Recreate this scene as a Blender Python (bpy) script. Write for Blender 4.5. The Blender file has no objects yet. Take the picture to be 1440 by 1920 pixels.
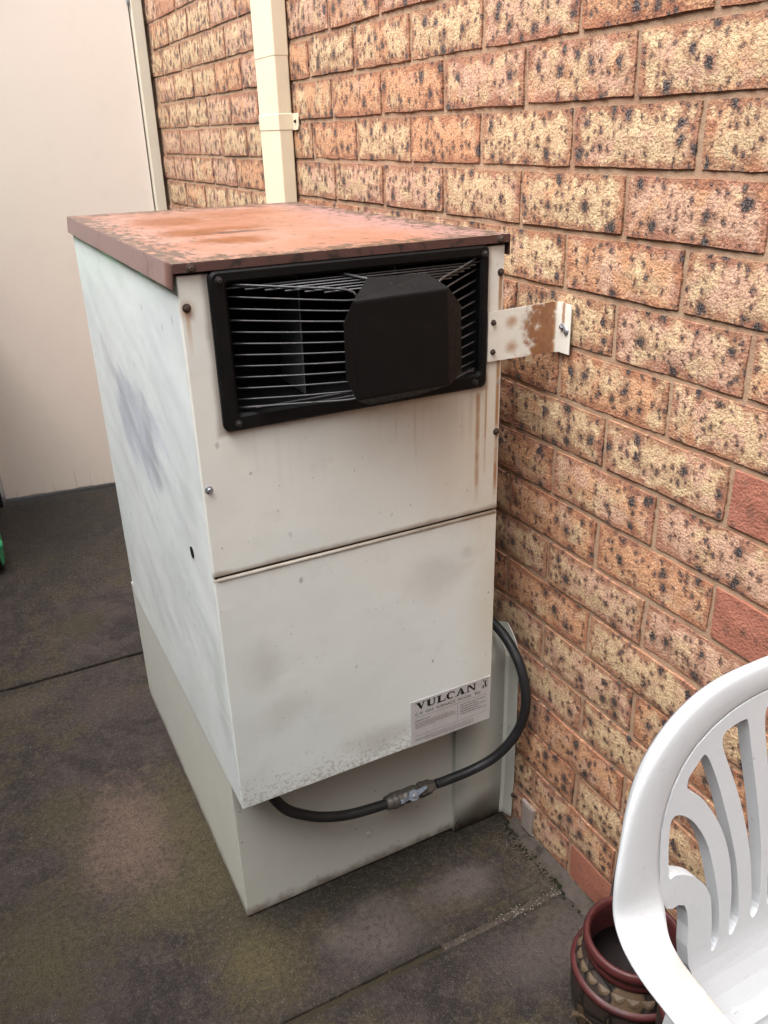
import bpy, bmesh, math, random
from mathutils import Vector, Matrix
random.seed(7)
S = bpy.context.scene
COL = S.collection
rad = math.radians

# ------------------------------------------------------------------ camera
CAMP = Vector((-0.847, -0.8113, 1.3707)); YAW, PITCH, ROLL, FPX = 0.4648, -0.4255, -0.0291, 1573.78
_f = Vector((math.sin(YAW)*math.cos(PITCH), math.cos(YAW)*math.cos(PITCH), math.sin(PITCH)))
_r0 = Vector((math.cos(YAW), -math.sin(YAW), 0)); _u0 = _r0.cross(_f)
_r = math.cos(ROLL)*_r0 + math.sin(ROLL)*_u0; _u = -math.sin(ROLL)*_r0 + math.cos(ROLL)*_u0
cd = bpy.data.cameras.new('camera'); cam = bpy.data.objects.new('camera', cd); COL.objects.link(cam)
M = Matrix((_r, _u, -_f)).transposed().to_4x4(); M.translation = CAMP; cam.matrix_world = M
cd.sensor_fit = 'VERTICAL'; cd.sensor_height = 24.0; cd.lens = 24.0*FPX/1920.0
cd.clip_start = 0.01; cd.clip_end = 500; S.camera = cam

# ------------------------------------------------------------------ sky, sun, exposure
SUN_EL, SUN_AZ = rad(66), rad(259)      # azimuth of the sun measured from +Y towards +X
W = bpy.data.worlds.new('World'); S.world = W; W.use_nodes = True
nt = W.node_tree; nt.nodes.clear()
sky = nt.nodes.new('ShaderNodeTexSky'); sky.sky_type = 'NISHITA'; sky.sun_disc = False
sky.sun_elevation = SUN_EL; sky.sun_rotation = SUN_AZ; sky.air_density = 1.0; sky.dust_density = 4.0; sky.ozone_density = 1.0
hs = nt.nodes.new('ShaderNodeHueSaturation'); hs.inputs['Saturation'].default_value = 0.22   # thin even cloud: almost colourless sky
bg = nt.nodes.new('ShaderNodeBackground'); bg.inputs[1].default_value = 0.15
wo = nt.nodes.new('ShaderNodeOutputWorld')
nt.links.new(sky.outputs[0], hs.inputs['Color']); nt.links.new(hs.outputs[0], bg.inputs[0]); nt.links.new(bg.outputs[0], wo.inputs[0])
sl = bpy.data.lights.new('sun', 'SUN'); sl.energy = 1.3; sl.angle = rad(60); sl.color = (1.0, 0.975, 0.94)
sun = bpy.data.objects.new('sun', sl); COL.objects.link(sun)
sd = Vector((math.sin(SUN_AZ)*math.cos(SUN_EL), math.cos(SUN_AZ)*math.cos(SUN_EL), math.sin(SUN_EL)))
sun.rotation_euler = sd.to_track_quat('Z', 'Y').to_euler(); sun.location = (-2, -2, 5)
S.view_settings.view_transform = 'Standard'; S.view_settings.look = 'None'
S.view_settings.gamma = 1.0; S.view_settings.use_curve_mapping = False
S.view_settings.exposure = 1.9
S.render.engine = 'CYCLES'; S.cycles.max_bounces = 6; S.cycles.diffuse_bounces = 3; S.cycles.adaptive_threshold = 0.02

# ------------------------------------------------------------------ node helper
class Mat:
    def __init__(s, name, rough=0.6, spec=0.4, metal=0.0):
        s.m = bpy.data.materials.new(name); s.m.use_nodes = True
        s.t = s.m.node_tree; s.b = s.t.nodes['Principled BSDF']
        s.b.inputs['Roughness'].default_value = rough; s.b.inputs['Specular IOR Level'].default_value = spec
        s.b.inputs['Metallic'].default_value = metal
        s._tc = None; s._geo = None; s.dim = '3D'
    def put(s, sock, v):
        if isinstance(v, bpy.types.NodeSocket): s.t.links.new(v, sock)
        elif isinstance(v, (tuple, list)) and len(v) == 3 and sock.type == 'RGBA': sock.default_value = (*v, 1)
        else: sock.default_value = v
    def n(s, typ, **kw):
        nd = s.t.nodes.new(typ)
        for k, v in kw.items(): setattr(nd, k, v)
        return nd
    def tc(s, k='Object'):
        if not s._tc: s._tc = s.n('ShaderNodeTexCoord')
        return s._tc.outputs[k]
    def pos(s):
        if not s._geo: s._geo = s.n('ShaderNodeNewGeometry')
        return s._geo.outputs['Position']
    def math(s, op, a, b=0.0, clamp=False):
        nd = s.n('ShaderNodeMath', operation=op, use_clamp=clamp); s.put(nd.inputs[0], a); s.put(nd.inputs[1], b); return nd.outputs[0]
    def vm(s, op, a, b=(0, 0, 0)):
        nd = s.n('ShaderNodeVectorMath', operation=op); s.put(nd.inputs[0], a); s.put(nd.inputs[1], b)
        return nd.outputs['Value'] if op in ('LENGTH', 'DISTANCE') else nd.outputs[0]
    def scale(s, v, k):
        return s.vm('MULTIPLY', v, k if isinstance(k, tuple) else (k, k, k))
    def sep(s, v):
        nd = s.n('ShaderNodeSeparateXYZ'); s.put(nd.inputs[0], v); return nd.outputs
    def comb(s, x=0.0, y=0.0, z=0.0):
        nd = s.n('ShaderNodeCombineXYZ')
        for i, v in enumerate((x, y, z)): s.put(nd.inputs[i], v)
        return nd.outputs[0]
    def noise(s, vec, sc, det=4, ro=0.6, col=False, dist=0.0):
        nd = s.n('ShaderNodeTexNoise', noise_dimensions=s.dim); s.put(nd.inputs['Vector'], vec); nd.inputs['Scale'].default_value = sc
        nd.inputs['Detail'].default_value = det; nd.inputs['Roughness'].default_value = ro; nd.inputs['Distortion'].default_value = dist
        return nd.outputs['Color' if col else 'Fac']
    def vor(s, vec, sc, feat='F1', rnd=1.0, dim=None):
        nd = s.n('ShaderNodeTexVoronoi', feature=feat, voronoi_dimensions=dim or s.dim); s.put(nd.inputs['Vector'], vec); nd.inputs['Scale'].default_value = sc
        nd.inputs['Randomness'].default_value = rnd
        return nd.outputs['Distance'], (nd.outputs['Color'] if feat != 'DISTANCE_TO_EDGE' else None)
    def mr(s, v, a, b, c=0.0, d=1.0, smooth=True):
        nd = s.n('ShaderNodeMapRange', interpolation_type='SMOOTHSTEP' if smooth else 'LINEAR')
        for i, x in enumerate((v, a, b, c, d)): s.put(nd.inputs[i], x)
        return nd.outputs[0]
    def mix(s, f, a, b, blend='MIX'):
        nd = s.n('ShaderNodeMix', data_type='RGBA', blend_type=blend)
        s.put(nd.inputs[0], f); s.put(nd.inputs[6], a); s.put(nd.inputs[7], b); return nd.outputs[2]
    def mul(s, *a):
        o = a[0]
        for x in a[1:]: o = s.math('MULTIPLY', o, x)
        return o
    def blob(s, vec, c, r, soft=0.5, warp=None, amp=0.3):
        d = s.vm('DIVIDE', s.vm('SUBTRACT', vec, c), r); l = s.vm('LENGTH', d)
        if warp is not None: l = s.math('ADD', l, s.math('MULTIPLY', s.math('SUBTRACT', warp, 0.5), amp*2))
        return s.mr(l, 1.0+soft*0.5, 1.0-soft, 0.0, 1.0)
    def bump(s, h, strength=0.3, dist=0.01, chain=None):
        nd = s.n('ShaderNodeBump'); nd.inputs['Strength'].default_value = strength; nd.inputs['Distance'].default_value = dist
        s.put(nd.inputs['Height'], h)
        if chain is not None: s.put(nd.inputs['Normal'], chain)
        return nd.outputs[0]
    def out(s, col=None, rough=None, nor=None):
        if col is not None: s.put(s.b.inputs['Base Color'], col)
        if rough is not None: s.put(s.b.inputs['Roughness'], rough)
        if nor is not None: s.put(s.b.inputs['Normal'], nor)
        return s.m

# ------------------------------------------------------------------ mesh helpers
def root_loc(o):
    while o.parent: o = o.parent
    return o.location
def obj(name, verts, faces, mat, parent=None, smooth=False, mods=None):
    off = root_loc(parent) if parent else Vector()
    me = bpy.data.meshes.new(name); me.from_pydata([Vector(v)-off for v in verts], [], faces); me.update()
    if smooth: me.polygons.foreach_set('use_smooth', [True]*len(me.polygons))
    o = bpy.data.objects.new(name, me); COL.objects.link(o); me.materials.append(mat)
    if parent: o.parent = parent
    return o
def from_bm(name, bm, mat, parent=None, smooth=False):
    off = root_loc(parent) if parent else Vector()
    bmesh.ops.recalc_face_normals(bm, faces=bm.faces)
    bmesh.ops.translate(bm, verts=bm.verts, vec=-off)
    me = bpy.data.meshes.new(name); bm.to_mesh(me); bm.free()
    if smooth: me.polygons.foreach_set('use_smooth', [True]*len(me.polygons))
    o = bpy.data.objects.new(name, me); COL.objects.link(o); me.materials.append(mat)
    if parent: o.parent = parent
    return o
def add_box(bm, x0, x1, y0, y1, z0, z1, bev=0.0, seg=2):
    vs = [bm.verts.new(p) for p in ((x0,y0,z0),(x1,y0,z0),(x1,y1,z0),(x0,y1,z0),(x0,y0,z1),(x1,y0,z1),(x1,y1,z1),(x0,y1,z1))]
    fs = [bm.faces.new([vs[i] for i in q]) for q in ((0,3,2,1),(4,5,6,7),(0,1,5,4),(1,2,6,5),(2,3,7,6),(3,0,4,7))]
    if bev:
        es = list({e for f in fs for e in f.edges})
        bmesh.ops.bevel(bm, geom=es, offset=bev, segments=seg, profile=0.5, affect='EDGES')
def box(name, x0, x1, y0, y1, z0, z1, mat, parent=None, bev=0.0, seg=2, smooth=False):
    bm = bmesh.new(); add_box(bm, x0, x1, y0, y1, z0, z1, bev, seg); return from_bm(name, bm, mat, parent, smooth)
def thing(name, label, cat, loc=(0, 0, 0), group=None):
    o = bpy.data.objects.new(name, None); COL.objects.link(o); o.location = loc; o.empty_display_size = 0.05
    o['label'] = label; o['category'] = cat
    if group: o['group'] = group
    return o
def tag(o, label, cat, group=None):
    o['label'] = label; o['category'] = cat
    if group: o['group'] = group
    return o
def catmull(pts, n=8):
    P = [Vector(p) for p in pts]; out = []
    for i in range(len(P)-1):
        p0, p1, p2, p3 = P[max(i-1, 0)], P[i], P[i+1], P[min(i+2, len(P)-1)]
        for k in range(n):
            t = k/n
            out.append(0.5*((2*p1)+(p2-p0)*t+(2*p0-5*p1+4*p2-p3)*t*t+(3*p1-p0-3*p2+p3)*t**3))
    return out+[P[-1]]
def tube(bm, pts, r, seg=10, cap=True):
    P = [Vector(p) for p in pts]; n = len(P)
    T = [(P[min(i+1, n-1)]-P[max(i-1, 0)]).normalized() for i in range(n)]
    a = T[0].orthogonal().normalized(); rings = []
    for i in range(n):
        a = (a-T[i]*a.dot(T[i])).normalized(); b = T[i].cross(a)
        rr = r[i] if isinstance(r, (list, tuple)) else r
        rings.append([bm.verts.new(P[i]+rr*(math.cos(2*math.pi*k/seg)*a+math.sin(2*math.pi*k/seg)*b)) for k in range(seg)])
    for i in range(n-1):
        for k in range(seg):
            bm.faces.new((rings[i][k], rings[i][(k+1) % seg], rings[i+1][(k+1) % seg], rings[i+1][k]))
    if cap:
        bm.faces.new(rings[0][::-1]); bm.faces.new(rings[-1])
def lathe_axis(bm, origin, axis, prof, seg=16, twist=0.0):
    """prof: list of (distance along axis, radius)"""
    origin = Vector(origin); ax = Vector(axis).normalized(); a = ax.orthogonal().normalized(); b = ax.cross(a); rings = []
    for (d, r) in prof:
        rings.append([bm.verts.new(origin+ax*d+max(r, 1e-5)*(math.cos(2*math.pi*k/seg+twist)*a+math.sin(2*math.pi*k/seg+twist)*b)) for k in range(seg)])
    for i in range(len(rings)-1):
        for k in range(seg):
            bm.faces.new((rings[i][k], rings[i][(k+1) % seg], rings[i+1][(k+1) % seg], rings[i+1][k]))
    bm.faces.new(rings[0][::-1]); bm.faces.new(rings[-1])
def screw(pos, normal, mat, parent, r=0.0042, name='screw'):
    n = Vector(normal); bm = bmesh.new()
    lathe_axis(bm, Vector(pos)-n*0.001, n, [(0, r*1.5), (0.0016, r*1.5), (0.0022, r*1.2)], 14)
    lathe_axis(bm, Vector(pos)+n*0.0006, n, [(0, r), (0.0036, r), (0.0044, r*0.75)], 6, random.random())
    return from_bm(name, bm, mat, parent)
def project(p):
    d = Vector(p)-CAMP; z = d.dot(_f)
    return (720+FPX*d.dot(_r)/z, 960-FPX*d.dot(_u)/z) if z > 0.05 else (1e6, 1e6)

# ------------------------------------------------------------------ materials
def mat_brick():
    m = Mat('speckled_brick', 0.85, 0.25); m.dim = '2D'
    oi = m.n('ShaderNodeObjectInfo').outputs['Random']
    at = m.n('ShaderNodeAttribute', attribute_name='brnd').outputs['Fac']
    kind = m.n('ShaderNodeAttribute', attribute_name='kindred', attribute_type='OBJECT').outputs['Fac']
    rnd = m.math('FRACT', m.math('ADD', oi, at))
    r2 = m.math('FRACT', m.math('MULTIPLY', rnd, 7.31)); r3 = m.math('FRACT', m.math('MULTIPLY', rnd, 23.7))
    uv = m.n('ShaderNodeUVMap').outputs[0]; u = m.sep(uv)
    off = m.comb(m.math('MULTIPLY', rnd, 31.7), m.math('MULTIPLY', rnd, 57.9), m.math('MULTIPLY', rnd, 11.3))
    v = m.vm('ADD', uv, off)
    wp = m.vm('ADD', v, m.scale(m.vm('SUBTRACT', m.noise(v, 120, 4, 0.7, col=True), (0.5, 0.5, 0.5)), 0.017))
    # body colour: cream centre, pink / orange flashing, red arrises
    kq0 = m.math('SUBTRACT', 1.0, m.math('MULTIPLY', kind, 0.7))
    n1 = m.noise(v, 16, 4, 0.6); n2 = m.noise(m.vm('ADD', v, (3.1, 7.7, 1.9)), 34, 5, 0.65); nf = m.noise(v, 260, 3, 0.7)
    cream = m.mix(m.mr(n2, 0.36, 0.66), (0.475, 0.325, 0.195), (0.575, 0.425, 0.255))
    orange = m.mix(n2, (0.46, 0.225, 0.120), (0.56, 0.325, 0.185))
    pink = m.mix(n2, (0.445, 0.258, 0.180), (0.555, 0.365, 0.255))
    body = m.mix(m.mr(m.math('ADD', n1, m.math('MULTIPLY', m.math('SUBTRACT', r2, 0.5), 0.5)), 0.50, 0.70), cream, orange)
    body = m.mix(m.mr(m.math('ADD', m.noise(m.vm('ADD', v, (9.2, 1.4, 4.4)), 22, 4, 0.6), m.math('MULTIPLY', m.math('SUBTRACT', r3, 0.5), 0.4)), 0.50, 0.72), body, pink)
    ed = m.math('MINIMUM', m.math('SUBTRACT', 0.115, m.math('ABSOLUTE', u[0])), m.math('SUBTRACT', 0.038, m.math('ABSOLUTE', u[1])))
    ee = m.mr(m.math('ADD', ed, m.math('MULTIPLY', m.math('SUBTRACT', n2, 0.60), 0.050)), 0.010, -0.002)
    body = m.mix(m.math('MULTIPLY', ee, 0.65), body, m.mix(nf, (0.1943, 0.0574, 0.0324), (0.2915, 0.0957, 0.0541)))
    red = m.mix(n2, (0.255, 0.088, 0.058), (0.36, 0.145, 0.10))
    body = m.mix(kind, body, red)
    # fine dark and pale grain
    body = m.mix(m.mul(m.mr(nf, 0.54, 0.64), m.math('SUBTRACT', 1.0, m.math('MULTIPLY', kind, 0.6)), 0.50), body, (0.1214, 0.0574, 0.0361))
    ng = m.noise(m.vm('ADD', v, (5.5, 2.5, 8.5)), 310, 2, 0.6)
    body = m.mix(m.math('MULTIPLY', m.mr(ng, 0.64, 0.74, 0, 0.7), m.math('SUBTRACT', 1.0, m.math('MULTIPLY', kind, 0.7))), body, (0.5829, 0.4440, 0.3029))
    cl = m.noise(m.vm('ADD', v, (7.5, 3.3, 2.2)), 75, 4, 0.7)
    body = m.mix(m.mul(m.mr(cl, 0.52, 0.70), kq0, 0.5), body, (0.2530, 0.1300, 0.0735))
    # vertical wire-cut drag marks
    dr = m.noise(m.scale(v, (330.0, 26.0, 1.0)), 1.0, 3, 0.6)
    body = m.mix(m.math('MULTIPLY', m.mr(dr, 0.45, 0.75), 0.22), body, (0.2429, 0.1225, 0.0721))
    # iron spots: three sizes, dark slaggy core with a brown halo
    def spots(sc, rmin, rmax, keep, seedv, w):
        d, c = m.vor(m.scale(m.vm('ADD', w, seedv), (1.0, 0.8, 1.0)), sc)
        cs = m.sep(c); rr = m.mr(cs[0], keep, 1.0, 0.0, 1.0, False)
        R = m.math('ADD', rmin, m.math('MULTIPLY', rr, rmax-rmin)); on = m.math('GREATER_THAN', cs[0], keep)
        core = m.mul(m.mr(m.math('DIVIDE', d, R), 1.0, 0.45), on)
        halo = m.mul(m.mr(m.math('DIVIDE', d, R), 2.2, 0.7), on)
        return core, halo
    kq = m.math('SUBTRACT', 1.0, m.math('MULTIPLY', kind, 0.75))
    c1, h1 = spots(33, 0.06, 0.34, 0.40, (0.0, 0.0, 0.0), wp)
    c2, h2 = spots(78, 0.07, 0.36, 0.45, (4.0, 9.0, 0.0), wp)
    c3, h3 = spots(210, 0.12, 0.36, 0.50, (1.0, 5.0, 0.0), wp)
    halo = m.math('MAXIMUM', m.math('MULTIPLY', h1, 0.85), m.math('MULTIPLY', h2, 0.75))
    body = m.mix(m.mul(halo, kq, 0.82), body, (0.17, 0.070, 0.045))
    core = m.math('MAXIMUM', m.math('MAXIMUM', c1, m.math('MULTIPLY', c2, 0.85)), m.math('MULTIPLY', c3, 0.6))
    slag = m.mix(m.mr(m.noise(v, 420, 2, 0.5), 0.45, 0.68), (0.032, 0.023, 0.022), (0.15, 0.13, 0.125))
    body = m.mix(m.math('MULTIPLY', core, m.math('SUBTRACT', 1.0, m.math('MULTIPLY', kind, 0.6))), body, slag)
    h = m.math('ADD', m.math('MULTIPLY', m.noise(v, 240, 2, 0.6), 0.7), m.math('MULTIPLY', m.noise(v, 50, 2, 0.6), 0.55))
    return m.out(body, m.math('SUBTRACT', 0.9, m.math('MULTIPLY', core, 0.45)), m.bump(h, 0.6, 0.0045))

def mat_mortar():
    m = Mat('mortar', 0.95, 0.15); p = m.pos()
    n = m.noise(p, 300, 4, 0.7); l = m.noise(p, 9, 3, 0.6)
    c = m.mix(n, (0.27, 0.175, 0.112), (0.41, 0.285, 0.195)); c = m.mix(m.mr(l, 0.45, 0.7, 0, 0.5), c, (0.26, 0.135, 0.09))
    return m.out(c, None, m.bump(n, 0.5, 0.003))

def mat_concrete():
    m = Mat('weathered_concrete', 0.9, 0.25); m.dim = '2D'; p = m.pos(); q = m.scale(p, (1.0, 1.0, 0.0))
    n1 = m.noise(q, 2.6, 6, 0.62); n2 = m.noise(m.vm('ADD', q, (5.0, 3.0, 0.0)), 8, 6, 0.7); n3 = m.noise(q, 60, 5, 0.75); n4 = m.noise(q, 260, 3, 0.75)
    n5 = m.noise(m.vm('ADD', q, (1.0, 9.0, 0.0)), 20, 7, 0.75); n6 = m.noise(m.vm('ADD', q, (2.0, 7.0, 0.0)), 5, 6, 0.7)
    c = m.mix(m.mr(n2, 0.38, 0.60), (0.0125, 0.0091, 0.0083), (0.034, 0.0258, 0.0230))
    c = m.mix(m.mr(n5, 0.52, 0.62, 0, 0.5), c, (0.050, 0.039, 0.0345))          # scoured paler fines
    moss = m.mul(m.mr(n1, 0.45, 0.60), m.mr(n5, 0.40, 0.58))
    c = m.mix(m.math('MULTIPLY', moss, 0.85), c, m.mix(n3, (0.018, 0.0150, 0.0058), (0.050, 0.0400, 0.0180)))
    c = m.mix(m.mul(m.mr(n6, 0.50, 0.64), m.mr(n5, 0.60, 0.42), 0.8), c, (0.0135, 0.0103, 0.0112))
    # patches where the surface has worn to the aggregate, and mossy ones
    for (cx, cy, rx, ry, k, col) in ((-0.735, 0.66, 0.125, 0.19, 1.0, (0.100, 0.067, 0.050)), (-0.80, -0.02, 0.14, 0.14, 0.7, (0.075, 0.054, 0.040)),
                                    (-0.90, 1.28, 0.10, 0.05, 0.55, (0.065, 0.049, 0.041)), (-0.70, 1.17, 0.09, 0.09, 0.5, (0.062, 0.046, 0.038)),
                                    (-0.70, 1.62, 0.09, 0.08, 0.6, (0.040, 0.034, 0.014)), (-0.62, 0.62, 0.06, 0.25, 0.75, (0.058, 0.048, 0.020)),
                                    (-0.60, 0.26, 0.08, 0.10, 0.9, (0.066, 0.054, 0.022)), (-0.95, 0.45, 0.12, 0.16, 0.7, (0.055, 0.046, 0.020)),
                                    (-0.86, 0.80, 0.07, 0.10, 0.6, (0.044, 0.037, 0.018)), (-0.70, 0.45, 0.14, 0.06, 0.75, (0.056, 0.047, 0.020))):
        c = m.mix(m.math('MULTIPLY', m.blob(q, (cx, cy, 0), (rx, ry, 1), 0.8, m.math('ADD', m.math('MULTIPLY', n5, 0.6), m.math('MULTIPLY', n3, 0.4)), 1.9), k), c, m.mix(m.mr(n4, 0.35, 0.65), tuple(x*0.45 for x in col), tuple(x*1.25 for x in col)))
    # smooth trowelled grey cement in front of the furnace
    for (cx, cy, rx, ry, k) in ((-0.385, 0.205, 0.095, 0.075, 1.0), (-0.19, 0.215, 0.085, 0.05, 0.95), (-0.12, 0.02, 0.13, 0.07, 0.6), (-0.05, -0.02, 0.06, 0.3, 0.4)):
        c = m.mix(m.math('MULTIPLY', m.blob(q, (cx, cy, 0), (rx, ry, 1), 0.8, n2, 0.7), k), c, m.mix(n5, (0.054, 0.044, 0.040), (0.090, 0.074, 0.068)))
    # black-green algae along the furnace plinth and up at the door
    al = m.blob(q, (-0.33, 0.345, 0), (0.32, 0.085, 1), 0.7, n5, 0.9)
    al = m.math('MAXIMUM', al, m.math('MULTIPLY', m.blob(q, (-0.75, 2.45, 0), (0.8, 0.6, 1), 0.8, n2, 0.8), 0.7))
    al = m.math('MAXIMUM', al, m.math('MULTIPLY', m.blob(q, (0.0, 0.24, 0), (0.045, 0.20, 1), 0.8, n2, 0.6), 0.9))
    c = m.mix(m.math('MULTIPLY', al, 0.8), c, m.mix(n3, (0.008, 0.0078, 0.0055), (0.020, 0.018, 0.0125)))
    yy = m.sep(p)[1]
    jd = m.math('MINIMUM', m.math('ABSOLUTE', m.math('SUBTRACT', yy, 0.112)), m.math('ABSOLUTE', m.math('SUBTRACT', yy, 1.37)))
    c = m.mix(m.math('MULTIPLY', m.mr(m.math('ADD', jd, m.math('MULTIPLY', m.math('SUBTRACT', n2, 0.5), 0.03)), 0.028, 0.004), 0.6), c, (0.0145, 0.012, 0.0085))
    sc = m.math('ABSOLUTE', m.math('SUBTRACT', m.math('ADD', yy, m.math('MULTIPLY', m.math('SUBTRACT', n1, 0.5), 0.03)), 0.152))
    c = m.mix(m.mul(m.mr(sc, 0.0035, 0.001), m.mr(m.sep(p)[0], -0.33, -0.25), 0.7), c, (0.016, 0.0135, 0.012))
    n7 = m.noise(m.vm('ADD', q, (6.0, 1.0, 0.0)), 95, 5, 0.7)
    c = m.mix(m.mul(m.mr(n7, 0.52, 0.66), m.mr(n1, 0.35, 0.6, 0.15, 0.55)), c, (0.068, 0.055, 0.043))
    c = m.mix(m.mul(m.mr(n7, 0.48, 0.36), m.mr(n2, 0.35, 0.6, 0.15, 0.5)), c, (0.012, 0.0095, 0.0085))
    # sand grains: dark pits, pale grains, a few white
    sm = m.math('SUBTRACT', 1.0, m.math('MULTIPLY', m.blob(q, (-0.27, 0.20, 0), (0.24, 0.09, 1), 0.8, n2, 0.6), 0.75))
    c = m.mix(m.mul(m.mr(n4, 0.52, 0.68), m.mr(n5, 0.36, 0.6, 0.12, 0.5), sm), c, (0.0085, 0.007, 0.0065))
    c = m.mix(m.mr(m.noise(m.vm('ADD', q, (8.0, 4.0, 0.0)), 300, 2, 0.6), 0.56, 0.70, 0, 0.38), c, (0.085, 0.068, 0.057))
    d, cc = m.vor(q, 190); g = m.mul(m.mr(d, 0.34, 0.2), m.math('GREATER_THAN', m.sep(cc)[0], 0.93), m.mr(n5, 0.40, 0.6, 0.1, 1.0))
    c = m.mix(m.math('MULTIPLY', g, 0.5), c, (0.12, 0.10, 0.083))
    h = m.math('ADD', m.math('MULTIPLY', m.noise(q, 60, 3, 0.7), 0.9), m.math('MULTIPLY', m.noise(q, 250, 2, 0.6), 0.7))
    return m.out(c, m.mr(n2, 0.3, 0.7, 0.8, 0.95), m.bump(h, 0.5, 0.006))

def paint_base(name, base, rough=0.42, cool=False):
    m = Mat(name, rough, 0.45); return m, m.pos()

def mat_front(name, side='front'):
    m = Mat(name, 0.5, 0.4); p = m.pos(); xyz = m.sep(p); x, y, z = xyz[0], xyz[1], xyz[2]
    n1 = m.noise(p, 5, 4, 0.6); n2 = m.noise(p, 19, 5, 0.65); n3 = m.noise(p, 120, 4, 0.65)
    c = m.mix(m.mr(z, 0.45, 1.1), (0.67, 0.71, 0.69), (0.675, 0.665, 0.61))
    c = m.mix(m.mr(n1, 0.42, 0.66, 0, 0.4), c, (0.60, 0.635, 0.61))
    c = m.mix(m.mr(n2, 0.55, 0.75, 0, 0.22), c, (0.46, 0.45, 0.40))
    # warm staining around the grille and down the right edge
    v2 = m.comb(x, 0.0, z)
    c = m.mix(m.math('MULTIPLY', m.blob(v2, (-0.14, 0, 0.93), (0.11, 1, 0.20), 0.9, n2, 0.5), 0.5), c, (0.52, 0.40, 0.27))
    c = m.mix(m.math('MULTIPLY', m.blob(v2, (-0.10, 0, 0.60), (0.06, 1, 0.22), 0.9, n2, 0.5), 0.45), c, (0.54, 0.45, 0.30))
    st = m.noise(m.scale(p, (95.0, 1.0, 3.0)), 1.0, 4, 0.6)            # vertical run marks
    run = m.mul(m.mr(st, 0.52, 0.66), m.mr(z, 0.80, 0.98), m.mr(z, 1.03, 0.99), m.mr(x, -0.42, -0.2, 0.08, 0.42), m.mr(n1, 0.42, 0.60, 0.15, 1.0))
    c = m.mix(run, c, (0.36, 0.25, 0.17))
    for (cx, w, k, z0, z1) in ((-0.143, 0.006, 0.8, 0.80, 1.00), (-0.128, 0.003, 0.75, 0.84, 1.03), (-0.107, 0.005, 0.95, 0.79, 1.18)):
        b = m.mul(m.mr(m.math('ABSOLUTE', m.math('SUBTRACT', x, cx)), w, w*0.2), m.mr(z, z0, z0+0.06), m.mr(n2, 0.3, 0.55, 0.4, 1.0), m.mr(z, z1, z1-0.01))
        c = m.mix(m.math('MULTIPLY', b, k), c, (0.30, 0.145, 0.055))
    # rust tears under the upper left screw
    b = m.mul(m.mr(m.math('ABSOLUTE', m.math('SUBTRACT', x, -0.5825)), 0.0045, 0.001), m.mr(z, 1.10, 1.17), m.mr(z, 1.178, 1.172))
    c = m.mix(m.math('MULTIPLY', b, 0.6), c, (0.40, 0.22, 0.09))
    c = m.mix(m.math('MULTIPLY', m.blob(v2, (-0.5825, 0, 1.172), (0.011, 1, 0.013), 0.9), 0.7), c, (0.34, 0.19, 0.09))
    # dirt along seam, grille and bottom edge
    sd_ = m.math('ABSOLUTE', m.math('SUBTRACT', z, 0.789))
    c = m.mix(m.math('MULTIPLY', m.mr(m.math('ADD', sd_, m.math('MULTIPLY', m.math('SUBTRACT', n2, 0.5), 0.012)), 0.012, 0.002), 0.75), c, (0.20, 0.135, 0.085))
    gx = m.math('MAXIMUM', m.math('SUBTRACT', m.math('ABSOLUTE', m.math('SUBTRACT', x, -0.343)), 0.21), m.math('SUBTRACT', m.math('ABSOLUTE', m.math('SUBTRACT', z, 1.112)), 0.1055))
    c = m.mix(m.math('MULTIPLY', m.mr(m.math('ADD', gx, m.math('MULTIPLY', m.math('SUBTRACT', n2, 0.5), 0.01)), 0.011, 0.001), 0.65), c, (0.19, 0.135, 0.10))
    for (cx, cz, rx, rz, k) in ((-0.33, 0.40, 0.07, 0.028, 0.45), (-0.53, 0.62, 0.03, 0.05, 0.30), (-0.50, 0.52, 0.05, 0.03, 0.25), (-0.22, 0.69, 0.06, 0.04, 0.3), (-0.16, 0.72, 0.015, 0.012, 0.4)):
        c = m.mix(m.math('MULTIPLY', m.blob(v2, (cx, 0, cz), (rx, 1, rz), 0.9, n2, 0.9), k), c, (0.37, 0.365, 0.33))
    c = m.mix(m.mul(m.mr(m.noise(m.vm('ADD', p, (3., 1., 2.)), 40, 5, 0.7), 0.60, 0.72), m.mr(z, 0.45, 0.36), 0.5), c, (0.27, 0.25, 0.20))
    # paint chips and pock marks, scratches, splash dirt along the foot
    pw = m.vm('ADD', m.comb(x, z, 0.0), m.scale(m.vm('SUBTRACT', m.noise(p, 90, 3, 0.6, col=True), (0.5, 0.5, 0.5)), 0.012))
    for sc, keep, r in ((11, 0.70, 0.045), (27, 0.88, 0.06), (75, 0.93, 0.09)):
        d, cc = m.vor(m.scale(pw, (1.0, 0.7, 1.0)), sc, dim='2D'); cs = m.sep(cc)
        c = m.mix(m.mul(m.mr(d, r, r*0.6), m.math('GREATER_THAN', cs[0], keep), m.mr(cs[1], 0.0, 1.0, 0.1, 0.75)), c, (0.28, 0.275, 0.255))
    sx = m.noise(m.scale(m.comb(m.math('ADD', x, m.math('MULTIPLY', z, 0.55)), 0.0, m.math('SUBTRACT', z, m.math('MULTIPLY', x, 0.35))), (240.0, 1.0, 14.0)), 1.0, 2, 0.5)
    c = m.mix(m.mul(m.mr(sx, 0.70, 0.76), m.mr(n1, 0.50, 0.62), 0.35), c, (0.40, 0.40, 0.37))
    sp = m.noise(m.vm('ADD', p, (1.3, 0.0, 4.1)), 130, 5, 0.75)
    c = m.mix(m.mul(m.mr(m.math('ADD', sp, m.mr(z, 0.353, 0.46, 0.10, -0.12)), 0.56, 0.66), m.mr(z, 0.50, 0.40), 0.55), c, (0.30, 0.285, 0.24))
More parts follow.
